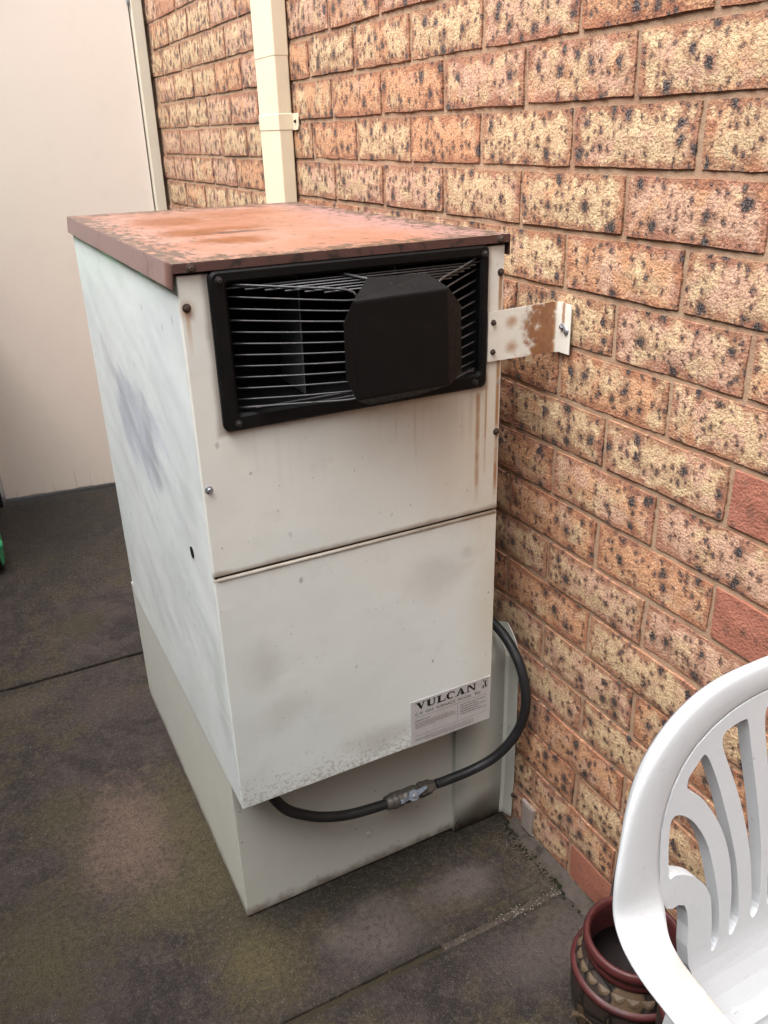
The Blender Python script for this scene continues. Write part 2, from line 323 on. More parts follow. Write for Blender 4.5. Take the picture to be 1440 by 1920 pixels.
    c = m.mix(m.mul(m.mr(sp, 0.62, 0.74), 0.22), c, (0.36, 0.35, 0.31))
    return m.out(c, m.mr(n2, 0.3, 0.7, 0.36, 0.58), m.bump(n1, 0.14, 0.02))

def mat_side():
    m = Mat('chalky_side_paint', 0.42, 0.5); p = m.pos(); xyz = m.sep(p); x, y, z = xyz[0], xyz[1], xyz[2]
    # scuffs run downhill towards the front: shear the coordinates
    q = m.comb(0.0, m.math('ADD', y, 0.0), m.math('SUBTRACT', z, m.math('MULTIPLY', y, 0.35)))
    n1 = m.noise(p, 4, 4, 0.6); n2 = m.noise(m.scale(q, (1.0, 5.0, 16.0)), 1.0, 5, 0.65); n3 = m.noise(p, 22, 5, 0.65)
    c = m.mix(m.mr(n1, 0.4, 0.65), (0.68, 0.72, 0.715), (0.62, 0.665, 0.67))
    c = m.mix(m.mr(n2, 0.50, 0.74, 0, 0.16), c, (0.55, 0.58, 0.60))
    v2 = m.comb(0.0, y, z)
    wn = m.noise(m.scale(q, (1.0, 7.0, 20.0)), 1.0, 4, 0.6)
    for (cy, cz, ry, rz, k, col) in ((0.69, 0.895, 0.20, 0.090, 0.9, (0.47, 0.50, 0.57)), (0.755, 0.925, 0.075, 0.060, 0.8, (0.40, 0.42, 0.46)), (0.585, 0.905, 0.045, 0.065, 0.85, (0.38, 0.40, 0.44)),
                                     (0.56, 0.845, 0.035, 0.035, 0.75, (0.37, 0.385, 0.42)), (0.66, 0.87, 0.03, 0.05, 0.6, (0.40, 0.42, 0.46)), (0.90, 0.985, 0.07, 0.05, 0.35, (0.45, 0.46, 0.47)),
                                     (0.36, 0.86, 0.05, 0.12, 0.35, (0.52, 0.54, 0.54)), (0.30, 0.55, 0.03, 0.12, 0.5, (0.47, 0.52, 0.50))):
        c = m.mix(m.math('MULTIPLY', m.blob(v2, (0, cy, cz), (1, ry, rz), 0.6, wn, 1.3), k), c, col)
    # scratches that show brighter primer
    b = m.mul(m.mr(m.math('ABSOLUTE', m.math('SUBTRACT', z, m.math('ADD', 0.55, m.math('MULTIPLY', y, 0.52)))), 0.004, 0.001), m.mr(y, 0.84, 0.86), m.mr(y, 0.97, 0.95))
    c = m.mix(b, c, (0.85, 0.86, 0.84))
    # grime on the front arris
    e = m.mul(m.mr(m.math('ADD', y, m.math('MULTIPLY', m.math('SUBTRACT', n3, 0.5), 0.05)), 0.275, 0.255), m.mr(n3, 0.45, 0.6))
    c = m.mix(m.math('MULTIPLY', e, 0.5), c, (0.33, 0.32, 0.29))
    d, cc = m.vor(m.comb(y, m.math('MULTIPLY', z, 0.5), 0.0), 16, dim='2D'); c = m.mix(m.mul(m.mr(d, 0.06, 0.03), m.math('GREATER_THAN', m.sep(cc)[0], 0.86), 0.7), c, (0.30, 0.30, 0.29))
    return m.out(c, m.mr(n2, 0.3, 0.7, 0.28, 0.5), m.bump(n1, 0.15, 0.03))

def mat_base():
    m = Mat('grey_green_plinth_paint', 0.5, 0.4); p = m.pos(); z = m.sep(p)[2]
    n1 = m.noise(p, 6, 4, 0.6); n2 = m.noise(p, 30, 5, 0.7)
    c = m.mix(n1, (0.50, 0.51, 0.46), (0.58, 0.585, 0.53))
    c = m.mix(m.mr(n2, 0.56, 0.74, 0, 0.25), c, (0.40, 0.40, 0.35))
    c = m.mix(m.mul(m.mr(m.math('ADD', z, m.math('MULTIPLY', m.math('SUBTRACT', n2, 0.5), 0.05)), 0.034, 0.002), 0.85), c, (0.12, 0.085, 0.06))
    d, cc = m.vor(m.comb(m.math('ADD', m.sep(p)[0], m.sep(p)[1]), z, 0.0), 22, dim='2D'); c = m.mix(m.mul(m.mr(d, 0.07, 0.03), m.math('GREATER_THAN', m.sep(cc)[0], 0.87), 0.7), c, (0.24, 0.235, 0.21))
    return m.out(c, None, m.bump(n1, 0.1, 0.02))

def mat_cap(flange=False):
    m = Mat('faded_red_cap_paint' if not flange else 'maroon_cap_flange_paint', 0.5, 0.4); p = m.pos(); xyz = m.sep(p); x, y, z = xyz[0], xyz[1], xyz[2]
    n1 = m.noise(p, 7, 5, 0.65); n2 = m.noise(p, 26, 6, 0.7); n3 = m.noise(p, 130, 4, 0.7)
    if flange:
        c = m.mix(n1, (0.1198, 0.0459, 0.0374), (0.1606, 0.0697, 0.0561))
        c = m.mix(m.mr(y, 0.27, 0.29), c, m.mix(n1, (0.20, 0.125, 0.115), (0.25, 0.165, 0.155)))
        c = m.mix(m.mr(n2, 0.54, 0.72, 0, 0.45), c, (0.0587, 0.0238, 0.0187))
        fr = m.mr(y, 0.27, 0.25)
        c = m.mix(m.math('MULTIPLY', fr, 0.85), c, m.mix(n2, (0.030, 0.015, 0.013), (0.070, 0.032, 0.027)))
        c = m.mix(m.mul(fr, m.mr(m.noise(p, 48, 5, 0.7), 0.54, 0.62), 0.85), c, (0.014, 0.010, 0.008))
        return m.out(c, 0.5, m.bump(n2, 0.2, 0.004))
    v2 = m.comb(x, y, 0.0)
    c = m.mix(m.mr(n1, 0.38, 0.66), (0.2592, 0.1156, 0.0731), (0.2677, 0.1454, 0.1071))
    c = m.mix(m.mr(m.math('ADD', x, m.math('MULTIPLY', m.math('SUBTRACT', n1, 0.5), 0.15)), -0.26, -0.12), c, (0.2499, 0.1411, 0.1275))
    # rust blooms
    n5 = m.noise(m.scale(p, (1.0, 0.6, 1.0)), 38, 6, 0.75)
    for (cx, cy, rx, ry, k) in ((-0.46, 0.82, 0.075, 0.10, 0.9), (-0.475, 0.60, 0.06, 0.06, 1.0), (-0.45, 0.455, 0.06, 0.055, 1.0), (-0.40, 0.63, 0.06, 0.03, 0.9), (-0.36, 0.72, 0.12, 0.2, 0.35), (-0.33, 0.90, 0.18, 0.08, 0.5)):
        b = m.blob(v2, (cx, cy, 0), (rx, ry, 1), 0.6, n5, 0.7)
        c = m.mix(m.math('MULTIPLY', b, k), c, m.mix(n2, (0.085, 0.023, 0.006), (0.235, 0.078, 0.018)))
    c = m.mix(m.mul(m.blob(v2, (-0.41, 0.57, 0), (0.06, 0.018, 1), 0.7, n5, 0.6), 0.8), c, (0.045, 0.018, 0.010))
    de = m.math('MINIMUM', m.math('MINIMUM', m.math('SUBTRACT', x, -0.597), m.math('SUBTRACT', -0.096, x)), m.math('MINIMUM', m.math('SUBTRACT', y, 0.247), m.math('SUBTRACT', 1.094, y)))
    ed = m.mr(de, 0.10, 0.0)
    sp = m.noise(m.vm('ADD', m.scale(p, (1.0, 0.5, 1.0)), (4., 2., 0.)), 85, 6, 0.75)
    li = m.mr(m.math('ADD', sp, m.math('MULTIPLY', ed, 0.16)), 0.585, 0.645)
    c = m.mix(m.math('MULTIPLY', li, 0.85), c, m.mix(n3, (0.022, 0.015, 0.010), (0.075, 0.055, 0.032)))
    c = m.mix(m.mul(m.mr(y, 0.90, 1.08), m.mr(n5, 0.42, 0.58), 0.8), c, (0.085, 0.040, 0.026))
    return m.out(c, m.mr(n2, 0.3, 0.7, 0.38, 0.6), m.bump(n2, 0.12, 0.006))

def mat_plain(name, col, rough=0.5, spec=0.4, metal=0.0, var=0.2, sc=40, bump=0.1, dirt=None):
    m = Mat(name, rough, spec, metal); p = m.tc('Object'); n = m.noise(p, sc, 5, 0.65)
    c = m.mix(n, tuple(k*(1-var) for k in col), tuple(min(1, k*(1+var)) for k in col))
    if dirt: c = m.mix(m.mr(m.noise(p, sc*0.35, 5, 0.7), 0.5, 0.68, 0, dirt[1]), c, dirt[0])
    return m.out(c, m.mr(n, 0.3, 0.7, max(0.05, rough-0.1), min(1, rough+0.1)), m.bump(n, bump, 0.004))

def mat_door():
    m = Mat('cream_door_paint', 0.55, 0.35); p = m.pos(); xyz = m.sep(p); z = xyz[2]
    n1 = m.noise(p, 1.6, 4, 0.55); n2 = m.noise(p, 14, 4, 0.6)
    c = m.mix(m.mr(n1, 0.35, 0.65), (0.69, 0.61, 0.535), (0.71, 0.62, 0.55)); c = m.mix(m.mr(n2, 0.5, 0.75, 0, 0.12), c, (0.55, 0.47, 0.40))
    # rising damp: a few hair-thin drips of uneven length above a dirty bottom edge
    x1 = m.comb(m.math('MULTIPLY', xyz[0], 1.0), 0.0, 0.0)
    ln = m.mr(m.noise(x1, 260, 2, 0.5), 0.60, 0.68); hh = m.math('MULTIPLY', m.mr(m.noise(x1, 31, 3, 0.6), 0.42, 0.66), 0.085)
    c = m.mix(m.mul(ln, m.mr(m.math('SUBTRACT', z, m.math('ADD', hh, 0.018)), 0.012, -0.004), 0.75), c, (0.05, 0.035, 0.028))
    c = m.mix(m.mr(m.math('ADD', z, m.math('MULTIPLY', n2, 0.03)), 0.040, 0.026, 0, 0.85), c, (0.02, 0.016, 0.014))
    return m.out(c, m.mr(n2, 0.3, 0.7, 0.45, 0.6), m.bump(n1, 0.08, 0.03))

def mat_bracket():
    m = Mat('rusty_white_strap', 0.5, 0.4); p = m.pos(); xyz = m.sep(p); x, y, z = xyz[0], xyz[1], xyz[2]
    n2 = m.noise(p, 70, 5, 0.7); v = m.comb(x, y, z)
    c = m.mix(n2, (0.60, 0.575, 0.50), (0.70, 0.675, 0.61))
    b = m.mul(m.mr(m.math('ADD', x, m.math('MULTIPLY', m.math('ADD', m.math('SUBTRACT', n2, 0.5), m.math('MULTIPLY', m.math('SUBTRACT', z, 1.08), -4.0)), 0.06)), -0.088, -0.055), m.mr(y, 0.243, 0.247), m.mr(m.math('ADD', m.noise(p, 42, 5, 0.7), m.mr(x, -0.09, -0.01, -0.10, 0.14)), 0.38, 0.56))
    c = m.mix(m.math('MULTIPLY', b, 0.95), c, m.mix(n2, (0.10, 0.032, 0.010), (0.36, 0.140, 0.040)))
    for cz in (1.10, 1.062): c = m.mix(m.math('MULTIPLY', m.blob(m.comb(x, 0, z), (-0.088, 0, cz), (0.011, 1, 0.010), 0.9, n2, 0.6), 0.75), c, (0.32, 0.15, 0.06))
    s = m.mul(m.mr(m.math('ABSOLUTE', m.math('SUBTRACT', y, m.math('ADD', 0.228, m.math('MULTIPLY', m.math('SUBTRACT', n2, 0.5), 0.01)))), 0.005, 0.002), m.mr(z, 1.087, 1.095), m.mr(y, 0.243, 0.240))
    c = m.mix(m.math('MULTIPLY', s, 0.85), c, (0.28, 0.12, 0.05))
    return m.out(c, None, m.bump(n2, 0.15, 0.003))

def mat_chair():
    m = Mat('white_chair_plastic', 0.6, 0.3); p = m.pos(); nrm = m.n('ShaderNodeNewGeometry').outputs['Normal']
    n1 = m.noise(p, 9, 5, 0.65); n2 = m.noise(p, 60, 5, 0.7)
    c = m.mix(n1, (0.48, 0.50, 0.525), (0.53, 0.55, 0.57))
    c = m.mix(m.mr(n2, 0.60, 0.76, 0, 0.3), c, (0.4400, 0.4400, 0.4240))
    # brown grime rubbed into the top of the arm rests
    a = m.mul(m.mr(m.sep(p)[2], 0.69, 0.67), m.mr(m.sep(p)[1], -0.432, -0.455), m.mr(m.sep(p)[2], 0.58, 0.60), m.mr(m.noise(p, 30, 6, 0.75), 0.40, 0.56), m.mr(m.sep(nrm)[2], 0.55, 0.80))
    c = m.mix(m.math('MULTIPLY', a, 0.7), c, (0.36, 0.31, 0.26))
    c = m.mix(m.mul(m.mr(m.noise(m.scale(p, (1.0, 1.0, 3.0)), 45, 6, 0.75), 0.56, 0.70), 0.35), c, (0.40, 0.39, 0.36))
    d, cc = m.vor(p, 70); c = m.mix(m.mul(m.mr(d, 0.16, 0.08), m.math('GREATER_THAN', m.sep(cc)[0], 0.94), 0.5), c, (0.30, 0.27, 0.22))
    return m.out(c, m.mr(n2, 0.3, 0.7, 0.55, 0.72), m.bump(n2, 0.10, 0.004))

def mat_pot_body():
    m = Mat('carved_dark_clay', 0.45, 0.5); p = m.tc('Object'); z = m.sep(p)[2]
    n = m.noise(p, 40, 5, 0.65)
    w = m.vm('ADD', p, m.scale(m.vm('SUBTRACT', m.noise(p, 22, 2, 0.5, col=True), (0.5, 0.5, 0.5)), 0.03))
    d, cc = m.vor(m.scale(w, (1.0, 1.0, 0.55)), 26); de, _ = m.vor(m.scale(w, (1.0, 1.0, 0.55)), 26, 'DISTANCE_TO_EDGE')
    leaf = m.math('GREATER_THAN', m.sep(cc)[0], 0.45)
    c = m.mix(leaf, m.mix(n, (0.0150, 0.0110, 0.0090), (0.0375, 0.0250, 0.0200)), m.mix(n, (0.0550, 0.0325, 0.0175), (0.1000, 0.0625, 0.0350)))
    c = m.mix(m.mr(de, 0.06, 0.02), c, (0.0060, 0.0045, 0.0040))
    return m.out(c, None, m.bump(m.math('MINIMUM', de, 0.12), 0.6, 0.02))

BRICK, MORTAR, CONC = mat_brick(), mat_mortar(), mat_concrete()
FRONT, SIDE, BASEP, CAP, CAPF = mat_front('cream_front_paint'), mat_side(), mat_base(), mat_cap(), mat_cap(True)
BLACK = mat_plain('black_grille_enamel', (0.0032, 0.0032, 0.0034), 0.55, 0.18, 0, 0.25, 120, 0.12, ((0.010, 0.008, 0.0075), 0.35))
VOID = mat_plain('void_black', (0.008, 0.008, 0.009), 0.9, 0.1)  # near-black that paints the shade inside seam, side hole and flue box
WIRE = mat_plain('black_wire', (0.032, 0.032, 0.034), 0.4, 0.45, 0, 0.3, 200, 0.05, ((0.10, 0.075, 0.07), 0.4))
RUSTY = mat_plain('rusty_screw', (0.055, 0.035, 0.028), 0.7, 0.3, 0.2, 0.4, 300)
ZINC = mat_plain('zinc_screw', (0.30, 0.31, 0.34), 0.4, 0.5, 0.7, 0.2, 200)
STRAP = mat_bracket()
CREAM = mat_plain('cream_downpipe_paint', (0.66, 0.57, 0.42), 0.45, 0.4, 0, 0.05, 12, 0.03, ((0.58, 0.48, 0.34), 0.3))
JAMB = mat_plain('cream_jamb_paint', (0.60, 0.55, 0.45), 0.5, 0.4, 0, 0.06, 12, 0.04)
DOOR = mat_door()
HOSE = mat_plain('black_hose_rubber', (0.014, 0.014, 0.015), 0.5, 0.35, 0, 0.25, 60, 0.05, ((0.035, 0.035, 0.038), 0.3))
BRASS = mat_plain('dull_brass_fitting', (0.13, 0.12, 0.105), 0.5, 0.5, 0.6, 0.3, 150, 0.1, ((0.06, 0.055, 0.05), 0.5))
LEVER = mat_plain('blue_grey_lever', (0.23, 0.27, 0.33), 0.4, 0.5, 0.5, 0.35, 180, 0.1, ((0.06, 0.075, 0.11), 0.6))
PLATE = mat_plain('aluminium_label', (0.46, 0.455, 0.45), 0.4, 0.5, 0.0, 0.06, 40, 0.02, ((0.40, 0.34, 0.31), 0.35))
INK = mat_plain('black_ink', (0.018, 0.017, 0.018), 0.5, 0.3, 0, 0.1)
INKF = mat_plain('faded_ink', (0.16, 0.145, 0.14), 0.5, 0.3, 0, 0.15)
CHAIR = mat_chair()
POTRED = mat_plain('maroon_glaze', (0.060, 0.013, 0.013), 0.5, 0.35, 0, 0.35, 60, 0.2, ((0.028, 0.009, 0.009), 0.7))
POTBODY = mat_pot_body()
PETAL = mat_plain('cream_petal_clay', (0.085, 0.058, 0.036), 0.6, 0.3, 0, 0.3, 90, 0.15, ((0.030, 0.020, 0.014), 0.6))
POTIN = mat_plain('dark_pot_inside', (0.010, 0.006, 0.006), 0.8, 0.2)
TYRE = mat_plain('black_tyre_rubber', (0.012, 0.012, 0.013), 0.7, 0.3)
GREEN = mat_plain('bright_green_plastic', (0.05, 0.42, 0.20), 0.4, 0.5)
FENCE = mat_plain('added_timber_paint', (0.13, 0.10, 0.08), 0.7, 0.3, 0, 0.2, 6)  # dark paint of the added fence and gate that shade the path
SOIL = mat_plain('bare_soil', (0.10, 0.08, 0.06), 0.95, 0.1, 0, 0.3, 8)
SAND = mat_plain('joint_sand', (0.060, 0.048, 0.040), 0.95, 0.15, 0, 0.45, 160, 0.5)
DIRT = mat_plain('joint_dirt', (0.030, 0.024, 0.015), 0.95, 0.15, 0, 0.4, 90, 0.5)
CEMENT = mat_plain('grey_cement', (0.070, 0.057, 0.050), 0.95, 0.15, 0, 0.45, 70, 0.6, ((0.025, 0.023, 0.016), 0.8))
STRAW = mat_plain('dry_weed', (0.100, 0.080, 0.060), 0.8, 0.2)
MOSS = mat_plain('dark_moss', (0.014, 0.017, 0.009), 0.95, 0.1, 0, 0.5, 120)
STONE = mat_plain('pale_grit', (0.170, 0.155, 0.135), 0.9, 0.2, 0, 0.4, 60)

# ------------------------------------------------------------------ ground and paving
g = obj('ground', [(-60, -60, -0.07), (60, -60, -0.07), (60, 60, -0.07), (-60, 60, -0.07)], [(0, 1, 2, 3)], SOIL); g['kind'] = 'structure'
pave = bpy.data.objects.new('pavement', None); COL.objects.link(pave); pave['kind'] = 'structure'
ys = [-2.41, -1.15, 0.112, 1.37, 3.89]
for i in range(len(ys)-1):
    bm = bmesh.new(); add_box(bm, -2.2, -0.002, ys[i]+0.0065, ys[i+1]-0.0065, -0.06, 0.0, 0.004, 2)
    from_bm('concrete_slab', bm, CONC, pave)
def ragged_strip(name, x0, x1, yc, w, z, mat, parent, n=60, amp=0.003):
    vs, fs = [], []
    for i in range(n+1):
        x = x0+(x1-x0)*i/n
        vs += [(x, yc-w/2-random.random()*amp, z-0.004), (x, yc+random.uniform(-1, 1)*amp, z+random.uniform(-1, 1)*amp*0.7), (x, yc+w/2+random.random()*amp, z-0.004)]
        if i: a = 3*(i-1); fs += [(a, a+3, a+4, a+1), (a+1, a+4, a+5, a+2)]
    return obj(name, vs, fs, mat, parent)
ragged_strip('joint_filler', -2.2, -0.27, 0.112, 0.016, -0.003, DIRT, pave, 160)
ragged_strip('joint_filler', -0.29, -0.012, 0.112, 0.011, 0.0020, SAND, pave, 110, 0.004)
for yj in (-1.15, 1.37): ragged_strip('joint_filler', -2.2, -0.01, yj, 0.014, -0.005, DIRT, pave, 120)

# ------------------------------------------------------------------ brick wall
wall = thing('brick_wall', 'tall wall of speckled cream and red bricks along the right side', 'wall', (0, 0, 0))
ZT = 1.5707; COURSE = 0.086; MOD = 0.24
def brick_mesh(name, seed, length=0.23, h=0.076):
    R_ = random.Random(seed); nx, nz = 6, 2; vs, uv = [], []
    hl, hh = length/2, h/2
    for j in range(nz+1):
        for i in range(nx+1):
            yy = -hl+length*i/nx; zz = -hh+h*j/nz
            edge = (i in (0, nx)) or (j in (0, nz))
            jy = R_.uniform(-0.0016, 0.0012) if i in (0, nx) else 0; jz = R_.uniform(-0.0013, 0.0013) if j in (0, nz) else 0
            vs.append((R_.uniform(0.0010, 0.0026) if edge else R_.uniform(-0.0006, 0.0008), yy+jy, zz+jz))
    nf = len(vs); fs = []
    for j in range(nz):
        for i in range(nx):
            a = j*(nx+1)+i; fs.append((a, a+nx+1, a+nx+2, a+1))
    ring = [i for i in range(nx+1)]+[(j+1)*(nx+1)-1 for j in range(1, nz+1)]+[nz*(nx+1)+i for i in range(nx-1, -1, -1)]+[j*(nx+1) for j in range(nz-1, 0, -1)]
    for r_ in ring: vs.append((0.045, vs[r_][1]*0.995, vs[r_][2]*0.985))
    L = len(ring)
    for k in range(L): fs.append((ring[k], ring[(k+1) % L], nf+(k+1) % L, nf+k))
    return vs, fs
def to_brick_mesh(name, vs, fs, uvs=None, rnd=None):
    me = bpy.data.meshes.new(name); me.from_pydata(vs, [], fs)
    ul = me.uv_layers.new(name='UVMap')
    for lp in me.loops:
        v = lp.vertex_index; ul.data[lp.index].uv = uvs[v] if uvs else (vs[v][1], vs[v][2])
    a = me.attributes.new('brnd', 'FLOAT', 'POINT'); a.data.foreach_set('value', rnd if rnd else [0.0]*len(vs))
    me.materials.append(BRICK); me.update(); return me
variants = [brick_mesh('b', s) for s in range(14)]
vmesh = [to_brick_mesh('brick', *v) for v in variants]
REDS = {(5, -0.24), (7, -0.24), (9, -0.24), (12, 0.36), (17, 0.0), (3, 1.56)}
cands = []
for r in range(-12, 18):
    zc = ZT-COURSE*r-COURSE/2; k0 = -7
    for k in range(-8, 12):
        yc = (MOD*k+0.12) if r % 2 == 0 else MOD*k
        if yc+0.115 > 2.83 or yc < -1.75: continue
        px, py = project((0, yc, zc))
        vis = -80 < px < 1520 and -80 < py < 2000
        # hidden by the furnace body as seen in the photograph
        if vis and 0.30 < yc < 1.2 and zc < 1.02: vis = False
        if vis and yc >= 1.2 and zc < 1.05: vis = False
        if vis and r >= 13 and yc < -0.45: vis = False
        cands.append((r, yc, zc, vis))
rb = random.Random(5); sv, sf, su, sr = [], [], [], []
for (r, yc, zc, vis) in cands:
    vi = rb.randrange(14); dx = rb.uniform(-0.0012, 0.0012); dz = rb.uniform(-0.001, 0.001); rot = rb.uniform(-0.004, 0.004); rn = rb.random()
    if vis:
        o = bpy.data.objects.new('brick', vmesh[vi]); COL.objects.link(o); o.parent = wall; o.location = (dx, yc, zc+dz); o.rotation_euler = (rot, 0, rb.uniform(-0.003, 0.003))
        o['kindred'] = 1.0 if (r, round(yc, 2)) in REDS else (0.35 if rn < 0.06 else 0.0)
    else:
        b0 = len(sv); vv, ff = variants[vi]
        sv += [(p[0]+dx, p[1]+yc, p[2]+zc+dz) for p in vv]; su += [(p[1], p[2]) for p in vv]; sr += [rn]*len(vv); sf += [tuple(b0+i for i in f) for f in ff]
me = to_brick_mesh('brick_courses', sv, sf, su, sr); o = bpy.data.objects.new('brick_courses', me); COL.objects.link(o); o.parent = wall; o['kind'] = 'stuff'; o['kindred'] = 0.0
# mortar bed, slightly uneven, recessed behind the brick faces
vs, fs = [], []; NY, NZ = 460, 300; rm = random.Random(3)
y0, y1, z0, z1 = -1.8, 2.84, -0.02, 2.61
for j in range(NZ+1):
    for i in range(NY+1): vs.append((0.0050+rm.uniform(-0.0014, 0.0012), y0+(y1-y0)*i/NY, z0+(z1-z0)*j/NZ))
for j in range(NZ):
    for i in range(NY): a = j*(NY+1)+i; fs.append((a, a+NY+1, a+NY+2, a+1))
obj('mortar', vs, fs, MORTAR, wall, smooth=True)
box('wall_core', 0.044, 0.2, -1.8, 2.84, -0.02, 2.61, MORTAR, wall)
# cement fillet smeared along the foot of the wall and a patched corner
vs, fs = [], []; n = 120
for i in range(n+1):
    y = -1.2+1.5*i/n; w = 0.016+random.uniform(-0.004, 0.006); h = 0.022+random.uniform(-0.006, 0.005)
    vs += [(-w, y, 0.001), (-w*0.55, y, 0.007+random.uniform(-0.002, 0.003)), (-0.003, y, h*0.8), (0.006, y, h)]
    if i:
        a = 4*(i-1)
        for k in range(3): fs.append((a+k, a+4+k, a+5+k, a+1+k))
obj('cement_fillet', vs, fs, CEMENT, wall, smooth=True)
bm = bmesh.new(); add_box(bm, -0.003, 0.02, 0.232, 0.272, 0.022, 0.096, 0.005, 2)
for v in bm.verts: v.co += Vector((random.uniform(-.001, .001), random.uniform(-.003, .003), random.uniform(-.003, .003)))
from_bm('cement_patch', bm, mat_plain('pale_cement', (0.25, 0.205, 0.185), 0.9, 0.2, 0, 0.2, 60, 0.3, ((0.16, 0.13, 0.11), 0.5)), wall)

# ------------------------------------------------------------------ downpipe
dp = thing('downpipe', 'cream rectangular downpipe strapped to the brick wall behind the furnace', 'downpipe', (-0.02, 1.376, 0.03))
box('pipe_length', -0.0408, -0.003, 1.3072, 1.4458, 1.54, 2.6, CREAM, dp, 0.003, 3)
box('pipe_length', -0.040, -0.004, 1.308, 1.445, 0.03, 1.56, CREAM, dp, 0.003, 3)
bm = bmesh.new()
add_box(bm, -0.0412, -0.003, 1.3068, 1.4462, 1.380, 1.417, 0.0012, 1)
bmk = bm
st = from_bm('strap', bmk, CREAM, dp)
def tab(y0, y1):
    bm = bmesh.new(); pts = []
    sg = 1 if y1 > y0 else -1; r = 0.008
    ring = [(y0, 1.380), (y1-sg*r, 1.380), (y1-sg*r*0.3, 1.380+r*0.3), (y1, 1.380+r), (y1, 1.417-r), (y1-sg*r*0.3, 1.417-r*0.3), (y1-sg*r, 1.417), (y0, 1.417)]
    a = [bm.verts.new((-0.0045, y, z)) for y, z in ring]; b = [bm.verts.new((-0.0015, y, z)) for y, z in ring]
    bm.faces.new(a); bm.faces.new(b[::-1])
    for k in range(len(ring)): bm.faces.new((a[k], a[(k+1) % 8], b[(k+1) % 8], b[k]))
    return from_bm('strap_tab', bm, CREAM, st)
tab(1.306, 1.272); tab(1.447, 1.481)
screw((-0.0045, 1.286, 1.399), (-1, 0, 0), RUSTY, st, 0.003)

# ------------------------------------------------------------------ door at the end of the path
dr = thing('door', 'plain cream door closing the far end of the path', 'door', (-0.055, 2.69, 0.0))
def door_pt(x, y): # leaf hangs 6.5 degrees open about the hinge
    a = rad(6.5); X, Y = x+0.055, y-2.69
    return (-0.055+X*math.cos(a)+Y*math.sin(a), 2.69-X*math.sin(a)+Y*math.cos(a))
bm = bmesh.new(); add_box(bm, -0.812, -0.055, 2.69, 2.725, 0.018, 2.04, 0.002, 2)
for v in bm.verts: v.co.x, v.co.y = door_pt(v.co.x, v.co.y)
from_bm('door_leaf', bm, DOOR, dr)
for zc in (0.25, 1.02, 1.845):
    bm = bmesh.new(); lathe_axis(bm, (-0.055, 2.676, zc-0.045), (0, 0, 1), [(0, 0.004), (0.002, 0.006), (0.029, 0.006), (0.030, 0.0052), (0.031, 0.006), (0.059, 0.006), (0.060, 0.0052), (0.061, 0.006), (0.088, 0.006), (0.09, 0.004)], 12)
    from_bm('hinge', bm, ZINC, dr, True)
bm = bmesh.new(); lathe_axis(bm, (-0.76, 2.772, 1.0), (0, -1, 0), [(0, 0.026), (0.004, 0.026), (0.006, 0.010), (0.035, 0.010), (0.045, 0.024), (0.06, 0.024), (0.066, 0.014)], 20)
from_bm('door_knob', bm, ZINC, dr, True)
df = thing('door_frame', 'cream timber jamb between the door and the brick wall', 'door frame', (-0.43, 2.70, 0.0))
box('jamb', -0.050, -0.011, 2.663, 2.76, 0.0, 2.05, JAMB, df, 0.003, 3)
box('jamb', -0.868, -0.829, 2.74, 2.86, 0.07, 2.05, JAMB, df, 0.003, 3)
box('head', -0.868, -0.011, 2.70, 2.80, 2.052, 2.095, JAMB, df, 0.003, 3)
box('jamb_foot', -0.875, -0.822, 2.735, 2.865, 0.0, 0.068, VOID, df, 0.008, 2)
# added painted fence left of the door, seen only from aside; shades the path
fe = thing('added_side_fence', 'added cream sheet fence left of the door frame, outside the picture', 'fence', (-1.5, 2.8, 0))
for i in range(4): box('fence_board', -0.878-0.22*(i+1)+0.004, -0.878-0.22*i, 2.78, 2.80, 0.02, 2.0, DOOR, fe, 0.003, 1)
box('fence_rail', -1.76, -0.88, 2.802, 2.84, 0.3, 0.38, JAMB, fe); box('fence_rail', -1.76, -0.88, 2.802, 2.84, 1.6, 1.68, JAMB, fe)
# unseen fence added on the left, out of frame, to shade the passage
nf_ = thing('shade_fence', 'unseen dark timber fence added along the left side of the path for shade', 'fence', (-1.8, 0.5, 0))
for i in range(24): box('fence_board', -1.812, -1.792, -2.4+0.22*i, -2.4+0.22*i+0.214, 0.02, 2.5, FENCE, nf_, 0.003, 1)
for zz in (0.3, 1.7): box('fence_rail', -1.85, -1.813, -2.4, 2.88, zz, zz+0.08, FENCE, nf_)
bf = thing('light_block_gate', 'unseen dark timber gate added across the path behind the camera to block light', 'gate', (-0.95, -2.2, 0))  # unseen gate, added behind the camera to block low light
for i in range(9): box('gate_board', -1.785+0.1975*i, -1.785+0.1975*i+0.192, -2.22, -2.20, 0.04, 2.4, FENCE, bf, 0.003, 1)
for zz in (0.3, 1.7): box('gate_rail', -1.785, -0.01, -2.199, -2.16, zz, zz+0.09, FENCE, bf)

# ------------------------------------------------------------------ gas furnace
XL, XR, YF, YB, ZB, ZS, ZTOP = -0.591, -0.101, 0.253, 1.088, 0.353, 0.7885, 1.2145
fu = thing('gas_furnace', 'tall weathered white outdoor gas furnace with rusty red top beside the brick wall', 'furnace', (-0.345, 0.70, 0.0))
box('left_panel', XL, XL+0.004, YF+0.0064, YB, ZB+0.002, ZTOP, SIDE, fu, 0.0012, 2)
box('right_panel', XR-0.004, XR, YF+0.0064, YB, ZB+0.002, ZTOP, SIDE, fu, 0.0012, 2)
box('back_panel', XL+0.0045, XR-0.0045, YB-0.004, YB, ZB+0.002, ZTOP, SIDE, fu)
box('floor_pan', XL+0.005, XR-0.005, YF+0.006, YB-0.005, ZB+0.004, ZB+0.008, VOID, fu)
